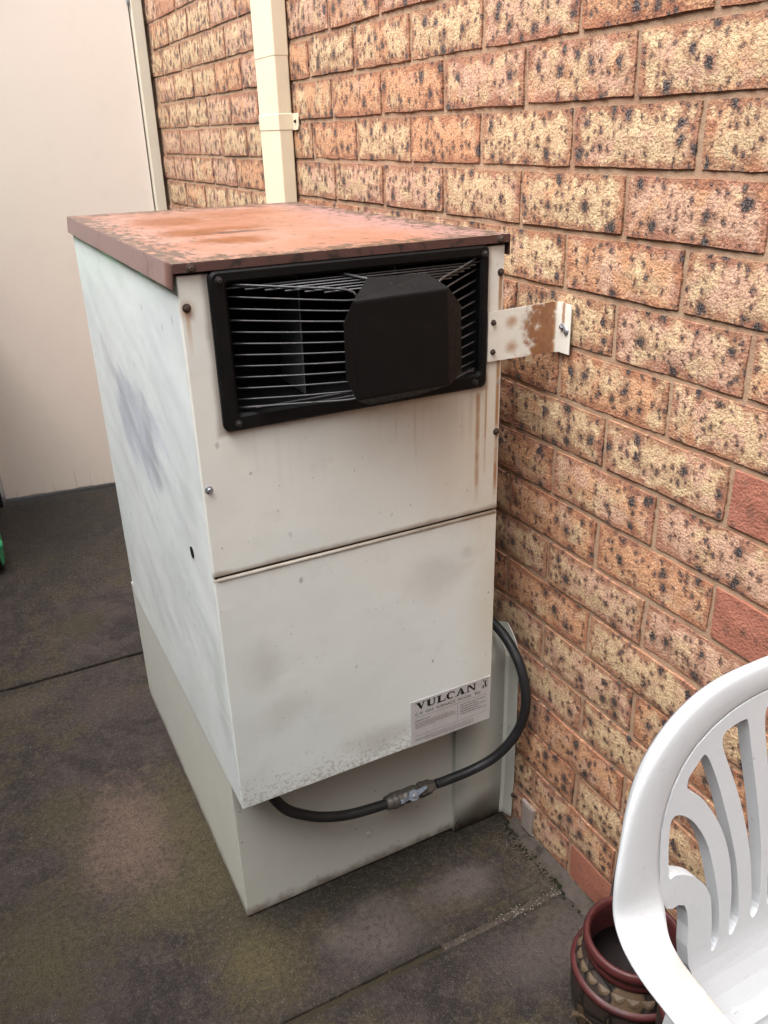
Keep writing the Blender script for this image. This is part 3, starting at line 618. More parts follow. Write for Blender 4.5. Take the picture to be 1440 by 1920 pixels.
# lower front panel with rolled top lip
fl = box('lower_front_panel', XL, XR, YF, YF+0.006, ZB, ZS-0.0025, FRONT, fu, 0.002, 3, False)
bm = bmesh.new(); tube(bm, [(XL+0.006, YF+0.001, ZS-0.0042), (XR-0.004, YF+0.001, ZS-0.0042)], 0.0030, 10); from_bm('rolled_lip', bm, FRONT, fl, True)
# upper front panel: a sheet with the grille opening cut out
FX0, FX1, FZ0, FZ1 = -0.553, -0.133, 1.0062, 1.2175
bm = bmesh.new()
ox = [(XL, ZS+0.0012), (XR, ZS+0.0012), (XR, ZTOP), (XL, ZTOP)]; ix = [(FX0+0.022, FZ0+0.022), (FX1-0.014, FZ0+0.022), (FX1-0.014, ZTOP-0.012), (FX0+0.022, ZTOP-0.012)]
def ringsheet(bm, o_, i_, ya, yb):
    A = [bm.verts.new((x, ya, z)) for x, z in o_]; B = [bm.verts.new((x, ya, z)) for x, z in i_]
    C_ = [bm.verts.new((x, yb, z)) for x, z in o_]; D = [bm.verts.new((x, yb, z)) for x, z in i_]; n = len(o_); of = []
    for k in range(n):
        q = (k+1) % n
        bm.faces.new((A[k], A[q], B[q], B[k])); bm.faces.new((D[k], D[q], C_[q], C_[k])); bm.faces.new((B[k], B[q], D[q], D[k])); f = bm.faces.new((A[q], A[k], C_[k], C_[q])); of.append(f)
    return A, B, C_, D
A, B, C_, D = ringsheet(bm, ox, ix, YF, YF+0.006)
bmesh.ops.bevel(bm, geom=[e for e in bm.edges if e.verts[0] in A and e.verts[1] in A], offset=0.002, segments=3, profile=0.5, affect='EDGES')
uf = from_bm('upper_front_panel', bm, FRONT, fu)
bm = bmesh.new(); add_box(bm, XL+0.006, XR-0.004, YF+0.0055, YF+0.018, ZS-0.006, ZS+0.0035); from_bm('seam_gap', bm, VOID, fu)
# knock-out hole in the left side, its dark painted as a black disc
bm = bmesh.new(); lathe_axis(bm, (XL-0.0012, 0.370, 0.781), (1, 0, 0), [(0, 0.0095), (0.003, 0.0095)], 18)
from_bm('side_hole_disc', bm, VOID, fu)
# top cap: folded sheet
Zc = 1.2300
cx0, cx1, cy0, cy1 = XL-0.005, XR+0.005, YF-0.006, YB+0.006
bm = bmesh.new(); NXc, NYc = 14, 22; grid = []
for j in range(NYc+1):
    for i in range(NXc+1):
        x = cx0+(cx1-cx0)*i/NXc; y = cy0+(cy1-cy0)*j/NYc; e = (i in (0, NXc)) or (j in (0, NYc))
        grid.append(bm.verts.new((x, y, Zc+(0 if e else random.uniform(-0.0006, 0.0006)-0.0012*math.sin(math.pi*i/NXc)*math.sin(math.pi*j/NYc)))))
for j in range(NYc):
    for i in range(NXc): a = j*(NXc+1)+i; bm.faces.new((grid[a], grid[a+1], grid[a+NXc+2], grid[a+NXc+1]))
cap = from_bm('top_cap', bm, CAP, fu, True)
def flange(name, pts, mat, th):
    vs = [Vector(p) for p in pts]; nrm = Vector(th); bm = bmesh.new()
    a = [bm.verts.new(p) for p in vs]; b = [bm.verts.new(p+nrm) for p in vs]
    bm.faces.new(a); bm.faces.new(b[::-1])
    for k in range(4): bm.faces.new((a[k], a[(k+1) % 4], b[(k+1) % 4], b[k]))
    bmesh.ops.bevel(bm, geom=list(bm.edges), offset=0.0006, segments=1, affect='EDGES')
    return from_bm(name, bm, mat, cap)
flange('cap_flange', [(cx0, cy0, Zc-0.0005), (cx0, cy1, Zc-0.0005), (cx0-0.003, cy1, Zc-0.031), (cx0-0.003, cy0, Zc-0.031)], CAPF, (0.0016, 0, 0))
flange('cap_flange', [(cx1, cy0, Zc-0.0005), (cx1, cy1, Zc-0.0005), (cx1, cy1, Zc-0.030), (cx1, cy0, Zc-0.030)], CAPF, (-0.0016, 0, 0))
flange('cap_flange', [(cx0, cy0, Zc-0.0005), (cx1, cy0, Zc-0.0005), (cx1, cy0-0.001, Zc-0.0118), (cx0, cy0-0.001, Zc-0.0118)], CAPF, (0, 0.0016, 0))
flange('cap_flange', [(cx0, cy1, Zc-0.0005), (cx1, cy1, Zc-0.0005), (cx1, cy1, Zc-0.030), (cx0, cy1, Zc-0.030)], CAPF, (0, -0.0016, 0))
screw((-0.573, cy0-0.001, 1.2235), (0, -1, 0), RUSTY, fu, 0.004); screw((-0.114, cy0-0.001, 1.2237), (0, -1, 0), RUSTY, fu, 0.004)
for (x, z, mt) in ((-0.5825, 1.175, RUSTY), (-0.1075, 1.1755, RUSTY), (-0.5825, 0.927, ZINC), (-0.1075, 0.926, RUSTY)): screw((x, YF, z), (0, -1, 0), mt, fu, 0.0038)
# ---- grille
gr = None
def rrect(x0, x1, z0, z1, r, n=5):
    out = []
    for (cx, cz, a0) in ((x1-r, z1-r, 0), (x0+r, z1-r, 90), (x0+r, z0+r, 180), (x1-r, z0+r, 270)):
        for k in range(n+1): a = rad(a0+90*k/n); out.append((cx+r*math.cos(a), cz+r*math.sin(a)))
    return out
OX0, OX1, OZ0, OZ1 = -0.530, -0.147, 1.029, 1.2005
bm = bmesh.new()
loops = [(rrect(FX0, FX1, FZ0, FZ1, 0.010), YF-0.0005), (rrect(FX0, FX1, FZ0, FZ1, 0.010), YF-0.006), (rrect(FX0+0.003, FX1-0.003, FZ0+0.003, FZ1-0.003, 0.009), YF-0.009),
         (rrect(OX0-0.004, OX1+0.004, OZ0-0.004, OZ1+0.004, 0.007), YF-0.009), (rrect(OX0, OX1, OZ0, OZ1, 0.005), YF-0.005), (rrect(OX0+0.002, OX1-0.002, OZ0+0.002, OZ1-0.002, 0.004), YF+0.02)]
LV = [[bm.verts.new((x, y, z)) for x, z in lp] for lp, y in loops]
for a, b in zip(LV, LV[1:]):
    for k in range(len(a)): bm.faces.new((a[k], a[(k+1) % len(a)], b[(k+1) % len(b)], b[k]))
gr = from_bm('grille_frame', bm, BLACK, fu)
# dark flue box behind the wires
bm = bmesh.new(); add_box(bm, OX0-0.004, OX1+0.004, YF+0.0202, YF+0.16, OZ0-0.004, OZ1+0.003)
bmesh.ops.delete(bm, geom=[f for f in bm.faces if all(abs(v.co.y-(YF+0.0202)) < 1e-5 for v in f.verts)], context='FACES')
from_bm('flue_box', bm, VOID, fu)
DEFL = mat_plain('grey_deflector', (0.06, 0.06, 0.065), 0.6, 0.3)
box('deflector', -0.420, -0.418, YF+0.03, YF+0.12, OZ0+0.002, OZ1-0.004, DEFL, fu); box('deflector', -0.27, -0.268, YF+0.03, YF+0.12, OZ0+0.002, OZ1-0.004, DEFL, fu)
# wire guard: truncated pyramid
yo, yi = YF-0.002, YF-0.066
Lx, Rx, lx, rx = OX0+0.003, OX1-0.003, -0.390, -0.250
Tz, Bz, tz, bz = OZ1-0.004, OZ0+0.004, 1.186, 1.041
def wire(pts, r=0.0013, par=None):
    bm = bmesh.new(); tube(bm, pts, r, 6); return from_bm('wire', bm, WIRE, par or gr, True)
for i in range(10):
    t = (i+0.9)/10.8; za = Tz+(Bz-Tz)*t; zb_ = tz+(bz-tz)*t
    wire(catmull([(Lx, yo+0.004, za), (Lx+(lx-Lx)*0.5, yo+(yi-yo)*0.52, (za+zb_)/2), (lx-0.006, yi+0.003, zb_), (lx+0.01, yi-0.001, zb_)], 3)
         + catmull([(rx-0.01, yi-0.001, zb_), (rx+0.006, yi+0.003, zb_), (rx+(Rx-rx)*0.5, yo+(yi-yo)*0.48, (za+zb_)/2), (Rx, yo+0.004, za)], 3))
for i in range(6):
    t = (i+0.15)/6.0; y = yo+(yi-yo)*t; z = Tz+(tz-Tz)*t
    e = 0.008
    wire([(Lx+(lx-Lx)*t-e, y, z-0.002), (Rx+(rx-Rx)*t+e, y, z-0.002)], 0.0012)
    zb_ = Bz+(bz-Bz)*t
    if i in (1, 4): wire([(Lx+(lx-Lx)*t-e, y, zb_+0.002), (Rx+(rx-Rx)*t+e, y, zb_+0.002)], 0.0012)
for (a, b) in (((Lx, Tz), (lx, tz)), ((Rx, Tz), (rx, tz)), ((Lx, Bz), (lx, bz)), ((Rx, Bz), (rx, bz))):
    dz = -0.006 if a[1] > b[1] else 0.004
    wire(catmull([(a[0], yo+0.004, a[1]+0.002), (a[0]*0.5+b[0]*0.5, (yo+yi)/2, (a[1]+b[1])/2+0.002), (b[0], yi, b[1]+0.001), (b[0]+(0.012 if b[0] < -0.3 else -0.012), yi-0.004, b[1]+dz*2)], 4), 0.0017)
wire([(-0.37, yo+0.004, Tz+0.002), (-0.325, yi, tz+0.002)], 0.0019)
# folded octagonal baffle plate
yf, yt, yr, yb_ = YF-0.085, YF-0.055, YF-0.068, YF-0.064
pv = [(-0.388, yf, 1.174), (-0.251, yf, 1.177), (-0.247, yf, 1.046), (-0.388, yf, 1.046), (-0.405, yf, 1.149), (-0.405, yf, 1.078),
      (-0.355, yt, 1.198), (-0.267, yt, 1.196), (-0.219, yr, 1.149), (-0.217, yr, 1.057), (-0.362, yb_, 1.029), (-0.285, yb_, 1.031)]
pf = [(0, 1, 2, 3), (0, 3, 5, 4), (0, 6, 7, 1), (1, 8, 9, 2), (3, 2, 11, 10)]
bm = bmesh.new(); V_ = [bm.verts.new(p) for p in pv]
for f in pf: bm.faces.new([V_[i] for i in f])
bmesh.ops.bevel(bm, geom=[e for e in bm.edges if len(e.link_faces) == 2], offset=0.0025, segments=2, profile=0.5, affect='EDGES')
bp_ = from_bm('baffle_plate', bm, BLACK, fu)
md = bp_.modifiers.new('thick', 'SOLIDIFY'); md.thickness = 0.0018; md.offset = -1
for (x, z) in ((FX0+0.013, FZ1-0.012), (FX1-0.009, FZ1-0.012), (FX0+0.020, FZ0+0.010), (FX1-0.022, FZ0+0.010)): screw((x, YF-0.009, z), (0, -1, 0), mat_plain('black_screw', (0.012, 0.009, 0.008), 0.6), gr, 0.0036)
# ---- strap to the wall
prof = [(-0.130, 0.2495), (-0.100, 0.2490), (-0.055, 0.2475), (-0.020, 0.2478), (-0.0085, 0.2485), (-0.0045, 0.2450), (-0.004, 0.235), (-0.0045, 0.210)]
bm = bmesh.new(); top = []; bot = []
for i, (x, y) in enumerate(prof):
    zt = 1.1185+0.004*math.sin(math.pi*i/7); top.append(bm.verts.new((x, y, zt+(0.003 if i > 5 else 0)))); bot.append(bm.verts.new((x, y, 1.0435+(0.002 if i > 5 else 0))))
for i in range(len(prof)-1): bm.faces.new((bot[i], bot[i+1], top[i+1], top[i]))
br = from_bm('wall_strap', bm, STRAP, fu, False)
md = br.modifiers.new('thick', 'SOLIDIFY'); md.thickness = 0.0014; md.offset = 0
for z in (1.103, 1.058):
    screw((-0.121, 0.2487, z), (0, -1, 0), RUSTY, br, 0.0030)
screw((-0.0052, 0.229, 1.086), (-1, 0, 0), ZINC, br, 0.0036)
bm = bmesh.new(); lathe_axis(bm, (-0.0045, 0.219, 1.081), (-1, 0, 0), [(0, 0.006), (0.002, 0.0058), (0.0035, 0.004)], 14); from_bm('wall_plug', bm, ZINC, br, True)
# ---- label plate
lx0, lx1, lz0, lz1, ly = -0.272, -0.104, 0.3545, 0.4515, YF-0.0009
lb = box('label_plate', lx0, lx1, ly, YF-0.0001, lz0, lz1, PLATE, fu, 0.0)
lb['label'] = 'printed aluminium rating label with bold brand lettering'
def LP(u_, v_): return (lx0+(lx1-lx0)*u_, lz1-(lz1-lz0)*v_)
def text(body, u_, v_, h, name, mat, stretch=1.0, layer=1):
    cu = bpy.data.curves.new('t', 'FONT'); cu.body = body; cu.size = h; to = bpy.data.objects.new('t', cu); COL.objects.link(to)
    bpy.context.view_layer.update(); me = bpy.data.meshes.new_from_object(to.evaluated_get(bpy.context.evaluated_depsgraph_get()))
    bpy.data.objects.remove(to); X, Z = LP(u_, v_); off = root_loc(fu)
    for v in me.vertices: v.co = Vector((X+v.co.x*stretch, ly-0.0002*layer, Z+v.co.y))-off
    o = bpy.data.objects.new(name, me); COL.objects.link(o); me.materials.clear(); me.materials.append(mat); o.parent = lb; return o
def polys(name, plist, mat):
    vs, fs = [], []
    for i, pl in enumerate(plist):
        b0 = len(vs); vs += [(x, ly-0.0002-0.000015*i, z) for x, z in pl]; fs.append(tuple(range(b0, b0+len(pl))))
    return obj(name, vs, fs, mat, lb)
# heavy slab-serif letters, each on a unit cell: (polygons in 0..1)
R4 = lambda x0, x1, z0, z1: [(x0, z0), (x1, z0), (x1, z1), (x0, z1)]
def arc_c():
    o_, i_ = [], []
    for k in range(15):
        a = rad(48+264*k/14); o_.append((0.52+0.5*math.cos(a), 0.5+0.52*math.sin(a))); i_.append((0.56+0.24*math.cos(a), 0.5+0.38*math.sin(a)))
    return [[o_[k], o_[k+1], i_[k+1], i_[k]] for k in range(14)]
GL = {'V': [[(0.10, 1), (0.42, 1), (0.66, 0.22), (0.52, 0)], [(0.52, 0), (0.60, 0), (0.88, 1), (0.76, 1)], R4(0, 0.50, 0.9, 1), R4(0.66, 1, 0.9, 1)],
      'U': [R4(0.10, 0.40, 0.22, 1), R4(0.76, 0.88, 0.22, 1), [(0.10, 0.24), (0.22, 0.02), (0.48, -0.02), (0.74, 0.03), (0.88, 0.24), (0.70, 0.20), (0.52, 0.12), (0.40, 0.24)], R4(0, 0.50, 0.9, 1), R4(0.64, 1, 0.9, 1)],
      'L': [R4(0.12, 0.44, 0, 1), R4(0, 0.56, 0.9, 1), R4(0, 1, 0, 0.13), [(0.86, 0), (1, 0), (1, 0.42), (0.94, 0.42)]],
      'C': arc_c()+[R4(0.84, 0.96, 0.62, 0.98)],
      'A': [[(0.46, 1), (0.62, 1), (0.92, 0), (0.60, 0)], [(0.12, 0), (0.24, 0), (0.54, 0.84), (0.46, 1)], R4(0.28, 0.70, 0.28, 0.38), R4(0, 0.36, 0, 0.1), R4(0.52, 1, 0, 0.1)],
      'N': [R4(0.12, 0.24, 0, 1), R4(0.78, 0.90, 0, 1), [(0.10, 1), (0.40, 1), (0.90, 0.06), (0.78, 0)], R4(0, 0.36, 0, 0.1), R4(0.66, 1, 0.9, 1)]}
u = 0.055; wv = {'V': 0.128, 'U': 0.125, 'L': 0.112, 'C': 0.112, 'A': 0.135, 'N': 0.132}
for ch in 'VULCAN':
    w_ = wv[ch]; pl = []
    for pg in GL[ch]: pl.append([(lx0+(lx1-lx0)*(u+w_*a*0.97), lz1-(lz1-lz0)*(0.205-0.155*b)) for a, b in pg])
    polys('letter', pl, INK); u += w_+0.004
text('C-X  GAS  FURNACE  MODEL  902', 0.05, 0.325, 0.0082, 'lettering', INK, 1.12)
text('IMPORTANT', 0.05, 0.475, 0.0052, 'lettering', INK, 1.05); text('IMPORTANT', 0.05, 0.90, 0.0044, 'lettering', INK)
def rule(u0, v0, u1, v1, w=0.0004, mat=INKF):
    a = LP(u0, v0); b = LP(u1, v1)
    if abs(u1-u0) > abs(v1-v0): pl = [(a[0], a[1]-w), (b[0], b[1]-w), (b[0], b[1]+w), (a[0], a[1]+w)]
    else: pl = [(a[0]-w, a[1]), (a[0]+w, a[1]), (b[0]+w, b[1]), (b[0]-w, b[1])]
    return pl
polys('printed_rules', [rule(0.05, 0.375, 0.96, 0.375, 0.0003), rule(0.58, 0.39, 0.58, 0.76, 0.0003), rule(0.05, 0.79, 0.96, 0.79, 0.0003)], INKF)
rp = random.Random(11); pr = []
def fine(u0, u1, v, w):   # lines of print too small to read: broken word strokes
    x = u0
    while x < u1-0.01:
        L = rp.uniform(0.012, 0.05); pr.append(rule(x, v, min(x+L, u1), v, w)); x += L+0.008
for k in range(4): fine(0.05, 0.55 if k < 3 else 0.3, 0.51+0.032*k, 0.0005)
for k in range(5): fine(0.61, 0.95-0.1*(k % 2), 0.43+0.052*k, 0.0007)
for k in range(3): fine(0.17, 0.78, 0.84+0.035*k, 0.0005)
polys('fine_print', pr, INKF)
ex0, ez1 = LP(0.885, 0.03); ex1, ez0 = LP(0.965, 0.235)
E_ = lambda a, b: (ex0+(ex1-ex0)*a, ez0+(ez1-ez0)*b)
polys('emblem', [[E_(*q) for q in R4(0, 1, 0, 0.03)], [E_(*q) for q in R4(0, 1, 0.97, 1)], [E_(*q) for q in R4(0, 0.04, 0.03, 0.97)], [E_(*q) for q in R4(0.96, 1, 0.03, 0.97)]], INKF)
polys('emblem', [[E_(*q) for q in pl] for pl in ([(0.12, 0.10), (0.46, 0.08), (0.40, 0.24), (0.50, 0.36), (0.14, 0.34), (0.22, 0.24)], [(0.62, 0.08), (0.72, 0.08), (0.66, 0.44), (0.52, 0.42)], [(0.78, 0.10), (0.90, 0.12), (0.72, 0.46), (0.60, 0.44)],
       [(0.48, 0.42), (0.72, 0.44), (0.70, 0.70), (0.52, 0.68)], [(0.52, 0.74), (0.64, 0.72), (0.66, 0.88), (0.54, 0.88)], [(0.66, 0.62), (0.88, 0.74), (0.84, 0.80), (0.64, 0.70)], [(0.30, 0.80), (0.36, 0.86), (0.56, 0.66), (0.50, 0.60)], [(0.20, 0.84), (0.34, 0.96), (0.40, 0.90), (0.26, 0.78)])], INK)
# ---- plinth
BX0, BX1, BY0, BY1 = -0.5855, -0.105, 0.3455, 1.149
pb = bmesh.new(); add_box(pb, BX0, BX1, BY0, BY1, 0.003, 0.352, 0.0025, 2)
for v in pb.verts:
    if v.co.z < 0.02 and v.co.x > -0.3 and v.co.y < 0.4: v.co.z += 0.004
from_bm('plinth', pb, BASEP, fu)
screw((-0.323, BY0, 0.088), (0, -1, 0), BASEP, fu, 0.004)
# ---- pipe cover between plinth and wall, rounded over at the top
pc = []; yfc = 0.3345
pc = [(yfc+0.004, 0.006), (yfc, 0.10), (yfc, 0.25), (yfc+0.001, 0.40)]+[(yfc+0.075-0.075*math.cos(rad(a)), 0.405+0.075*math.sin(rad(a))) for a in (8, 20, 35, 50, 65, 80, 90)]+[(0.60, 0.480)]
vs, fs = [], []
for (y, z) in pc: vs += [(-0.1265, y, z), (-0.012, y, z)]
for i in range(len(pc)-1): a = 2*i; fs.append((a, a+1, a+3, a+2))
co = obj('pipe_cover', vs, fs, BASEP, fu, True); md = co.modifiers.new('thick', 'SOLIDIFY'); md.thickness = 0.0016; md.offset = 1
vs, fs = [], []
sidep = [(-0.1265, y, z) for y, z in pc]
for (y, z) in pc: vs += [(-0.1265, y, z), (-0.1265, max(y, 0.3452)+0.0, z)]
for i in range(len(pc)-1): a = 2*i; fs.append((a, a+1, a+3, a+2))
obj('pipe_cover_edge', vs, fs, BASEP, co)
vs, fs = [], []                          # flange turned along the wall
for (y, z) in pc: vs += [(-0.0125, y, z), (-0.004, y-0.004, z), (-0.0032, y-0.034, z+0.012)]
for i in range(len(pc)-4): a = 3*i; fs += [(a, a+1, a+4, a+3), (a+1, a+2, a+5, a+4)]
wf = obj('wall_flange', vs, fs, BASEP, co); md = wf.modifiers.new('thick', 'SOLIDIFY'); md.thickness = 0.0012; md.offset = 0
screw((-0.118, yfc, 0.028), (0, -1, 0), RUSTY, co, 0.003); screw((-0.005, 0.297, 0.085), (-1, 0, 0), RUSTY, co, 0.0035)

# ------------------------------------------------------------------ gas hose with stop valve
gh = thing('gas_hose', 'black gas hose with a stop valve looping under the furnace to the wall', 'hose', (-0.25, 0.30, 0.20))
left = catmull([(-0.545, 0.315, 0.375), (-0.530, 0.306, 0.325), (-0.505, 0.300, 0.277), (-0.470, 0.298, 0.247), (-0.430, 0.297, 0.224), (-0.380, 0.296, 0.208), (-0.320, 0.296, 0.200), (-0.300, 0.296, 0.199)], 8)
right = catmull([(-0.195, 0.296, 0.199), (-0.17, 0.295, 0.199), (-0.118, 0.289, 0.206), (-0.072, 0.277, 0.228), (-0.040, 0.262, 0.272), (-0.026, 0.250, 0.325), (-0.024, 0.247, 0.378), (-0.026, 0.262, 0.430), (-0.030, 0.290, 0.466), (-0.036, 0.325, 0.490), (-0.045, 0.38, 0.505), (-0.05, 0.44, 0.508)], 8)
bm = bmesh.new(); tube(bm, left, 0.0096, 14); from_bm('hose', bm, HOSE, gh, True)
bm = bmesh.new(); tube(bm, right, 0.0096, 14); from_bm('hose', bm, HOSE, gh, True)
ax = Vector((1, 0, 0.0)); o0 = Vector((-0.307, 0.296, 0.1995))
bm = bmesh.new(); lathe_axis(bm, o0, ax, [(0, 0.0105), (0.002, 0.0135), (0.012, 0.0140), (0.013, 0.0155), (0.022, 0.0160), (0.023, 0.0150)], 20); from_bm('nut', bm, BRASS, gh, False)
bm = bmesh.new(); lathe_axis(bm, o0+ax*0.0232, ax, [(0, 0.0145), (0.002, 0.0165), (0.010, 0.0165), (0.012, 0.0135), (0.020, 0.0155), (0.040, 0.0160), (0.046, 0.0135), (0.050, 0.0125)], 8, 0.39); vb = from_bm('valve_body', bm, BRASS, gh)
bm = bmesh.new(); lathe_axis(bm, o0+ax*0.0734, ax, [(0, 0.0155), (0.010, 0.0160), (0.012, 0.0145), (0.016, 0.0150), (0.026, 0.0138), (0.028, 0.0112), (0.034, 0.0105)], 6, 0.2); from_bm('nut', bm, BRASS, gh)
cv = o0+ax*0.052+Vector((0, -0.012, 0.008)); nv = Vector((0, -0.80, 0.60)).normalized()
bm = bmesh.new(); lathe_axis(bm, cv, nv, [(0, 0.0095), (0.006, 0.0095), (0.007, 0.0075)], 18); from_bm('valve_stem', bm, BRASS, vb)
tv = Vector((0, 0.60, 0.80)).normalized()
bm = bmesh.new(); lev = [(-0.030, -0.006), (-0.012, -0.004), (-0.007, -0.009), (0.004, -0.010), (0.009, -0.003), (0.028, 0.004), (0.029, 0.009), (0.008, 0.007), (0.002, 0.011), (-0.007, 0.010), (-0.011, 0.002), (-0.030, 0.001)]
a = [bm.verts.new(cv+ax*p+tv*q+nv*(0.0075+(0.003 if abs(p) > 0.02 else 0))) for p, q in lev]; b = [bm.verts.new(cv+ax*p+tv*q+nv*(0.0105+(0.003 if abs(p) > 0.02 else 0))) for p, q in lev]
bm.faces.new(a[::-1]); bm.faces.new(b)
for k in range(len(lev)): bm.faces.new((a[k], a[(k+1) % 12], b[(k+1) % 12], b[k]))
lv = from_bm('lever', bm, LEVER, gh)
bm = bmesh.new(); lathe_axis(bm, cv+nv*0.0105, nv, [(0, 0.0048), (0.004, 0.0048), (0.0045, 0.002)], 6); from_bm('lever_nut', bm, ZINC, lv)

# ------------------------------------------------------------------ white plastic chair
CX = -0.221; U0 = 0.029; SQ = 0.80
ch = thing('garden_chair', 'white plastic garden chair with fan-slotted back in the lower right corner', 'chair', (-0.21, -0.60, 0.0))
def mir(u_): return U0+(U0-u_)*SQ
def yb(u_, z): return -0.385-0.12*(0.9-z)-0.02*(u_-U0)**2
HA = [(-0.1292, 0.7797), (-0.1232, 0.7821), (-0.1132, 0.7772), (-0.1002, 0.7643), (-0.0879, 0.7451), (-0.079, 0.7252), (-0.0719, 0.701), (-0.0656, 0.6743), (-0.0607, 0.6477), (-0.0583, 0.6217), (-0.0591, 0.602), (-0.0657, 0.5915), (-0.0687, 0.597), (-0.0693, 0.6274), (-0.0719, 0.6581), (-0.0761, 0.671), (-0.0834, 0.6841), (-0.0958, 0.6982), (-0.1104, 0.7081), (-0.1219, 0.7129), (-0.1299, 0.7126), (-0.1316, 0.7288), (-0.1324, 0.7515), (-0.1313, 0.7708)]
HB = [(-0.0888, 0.8347), (-0.0819, 0.8236), (-0.0702, 0.7953), (-0.059, 0.7619), (-0.0471, 0.7225), (-0.0377, 0.6851), (-0.0322, 0.6459), (-0.0308, 0.6152), (-0.0375, 0.6008), (-0.0425, 0.6004), (-0.0446, 0.6147), (-0.0428, 0.6388), (-0.0448, 0.6764), (-0.0524, 0.7132), (-0.0639, 0.7436), (-0.079, 0.7703), (-0.094, 0.7908), (-0.1082, 0.8025), (-0.1109, 0.8096), (-0.1093, 0.8174), (-0.103, 0.8244), (-0.0937, 0.8334)]
HC = [(-0.0394, 0.8544), (-0.0338, 0.8492), (-0.0283, 0.8226), (-0.0211, 0.789), (-0.012, 0.7444), (-0.0035, 0.6935), (-0.0003, 0.6553), (0.0, 0.6175), (-0.0063, 0.6053), (-0.0107, 0.607), (-0.013, 0.6138), (-0.0125, 0.6363), (-0.0163, 0.6703), (-0.023, 0.7094), (-0.0325, 0.7438), (-0.0411, 0.7702), (-0.0523, 0.7991), (-0.0631, 0.8249), (-0.0671, 0.8371), (-0.0663, 0.8473), (-0.0585, 0.8518)]
HD = [(-0.008, 0.8585), (0.010, 0.8570), (0.014, 0.83), (0.018, 0.74), (0.020, 0.66), (0.0195, 0.625), (0.016, 0.612), (0.0115, 0.618), (0.010, 0.66), (0.006, 0.74), (-0.004, 0.80), (-0.0105, 0.84)]
GRV = [(-0.078, 0.50), (-0.090, 0.56), (-0.1000, 0.5900), (-0.1025, 0.615), (-0.102, 0.6393), (-0.1045, 0.6599), (-0.1085, 0.6705), (-0.1167, 0.6751), (-0.125, 0.6745), (-0.1330, 0.679), (-0.1385, 0.692), (-0.1415, 0.7100), (-0.1425, 0.7372), (-0.1415, 0.7657), (-0.1375, 0.7877), (-0.1295, 0.8115), (-0.117, 0.832), (-0.1015, 0.8475), (-0.082, 0.8592), (-0.0597, 0.868), (-0.0342, 0.8735), (-0.0089, 0.8755)]
def smooth2(pl, n=3): # closed catmull in 2D
    N = len(pl); out = []
    for i in range(N):
        p0, p1, p2, p3 = (Vector(pl[(i+k-1) % N]) for k in range(4))
        for k in range(n):
            t = k/n; out.append(tuple(0.5*((2*p1)+(p2-p0)*t+(2*p0-5*p1+4*p2-p3)*t*t+(3*p1-p0-3*p2+p3)*t**3)))
    return out
outer = GRV+[(U0, 0.8765)]+[(mir(a), b) for a, b in GRV[::-1]]
holes = [smooth2(h) for h in (HA, HB, HC, HD)]; holes += [[(mir(a), b) for a, b in h] for h in holes]
cu = bpy.data.curves.new('c', 'CURVE'); cu.dimensions = '2D'; cu.fill_mode = 'FRONT'
for pl in [outer]+holes:
    sp = cu.splines.new('POLY'); sp.points.add(len(pl)-1)
    for i, q in enumerate(pl): sp.points[i].co = (q[0]*10, q[1]*10, 0, 1)
    sp.use_cyclic_u = True
to = bpy.data.objects.new('c', cu); COL.objects.link(to); bpy.context.view_layer.update()
me = bpy.data.meshes.new_from_object(to.evaluated_get(bpy.context.evaluated_depsgraph_get())); bpy.data.objects.remove(to)
bm = bmesh.new(); bm.from_mesh(me)
for k in range(-9, 13): bmesh.ops.bisect_plane(bm, geom=bm.verts[:]+bm.edges[:]+bm.faces[:], plane_co=(k*0.18, 0, 0), plane_no=(1, 0, 0))
for k in range(20): bmesh.ops.bisect_plane(bm, geom=bm.verts[:]+bm.edges[:]+bm.faces[:], plane_co=(0, 5+k*0.2, 0), plane_no=(0, 1, 0))
bmesh.ops.remove_doubles(bm, verts=bm.verts, dist=0.0005)
for v in bm.verts:
    u_, z = v.co.x/10, v.co.y/10; y = yb(u_, z)
    if z < 0.60: y -= 0.9*(0.60-z)**2*3
    v.co = (CX+u_, y, z)
bk = from_bm('backrest', bm, CHAIR, ch, False)
if bk.data.polygons[0].normal.y > 0: bk.data.flip_normals()
md = bk.modifiers.new('thick', 'SOLIDIFY'); md.thickness = 0.015; md.offset = -1
md = bk.modifiers.new('bev', 'BEVEL'); md.width = 0.0016; md.segments = 2; md.limit_method = 'ANGLE'; md.angle_limit = rad(50)
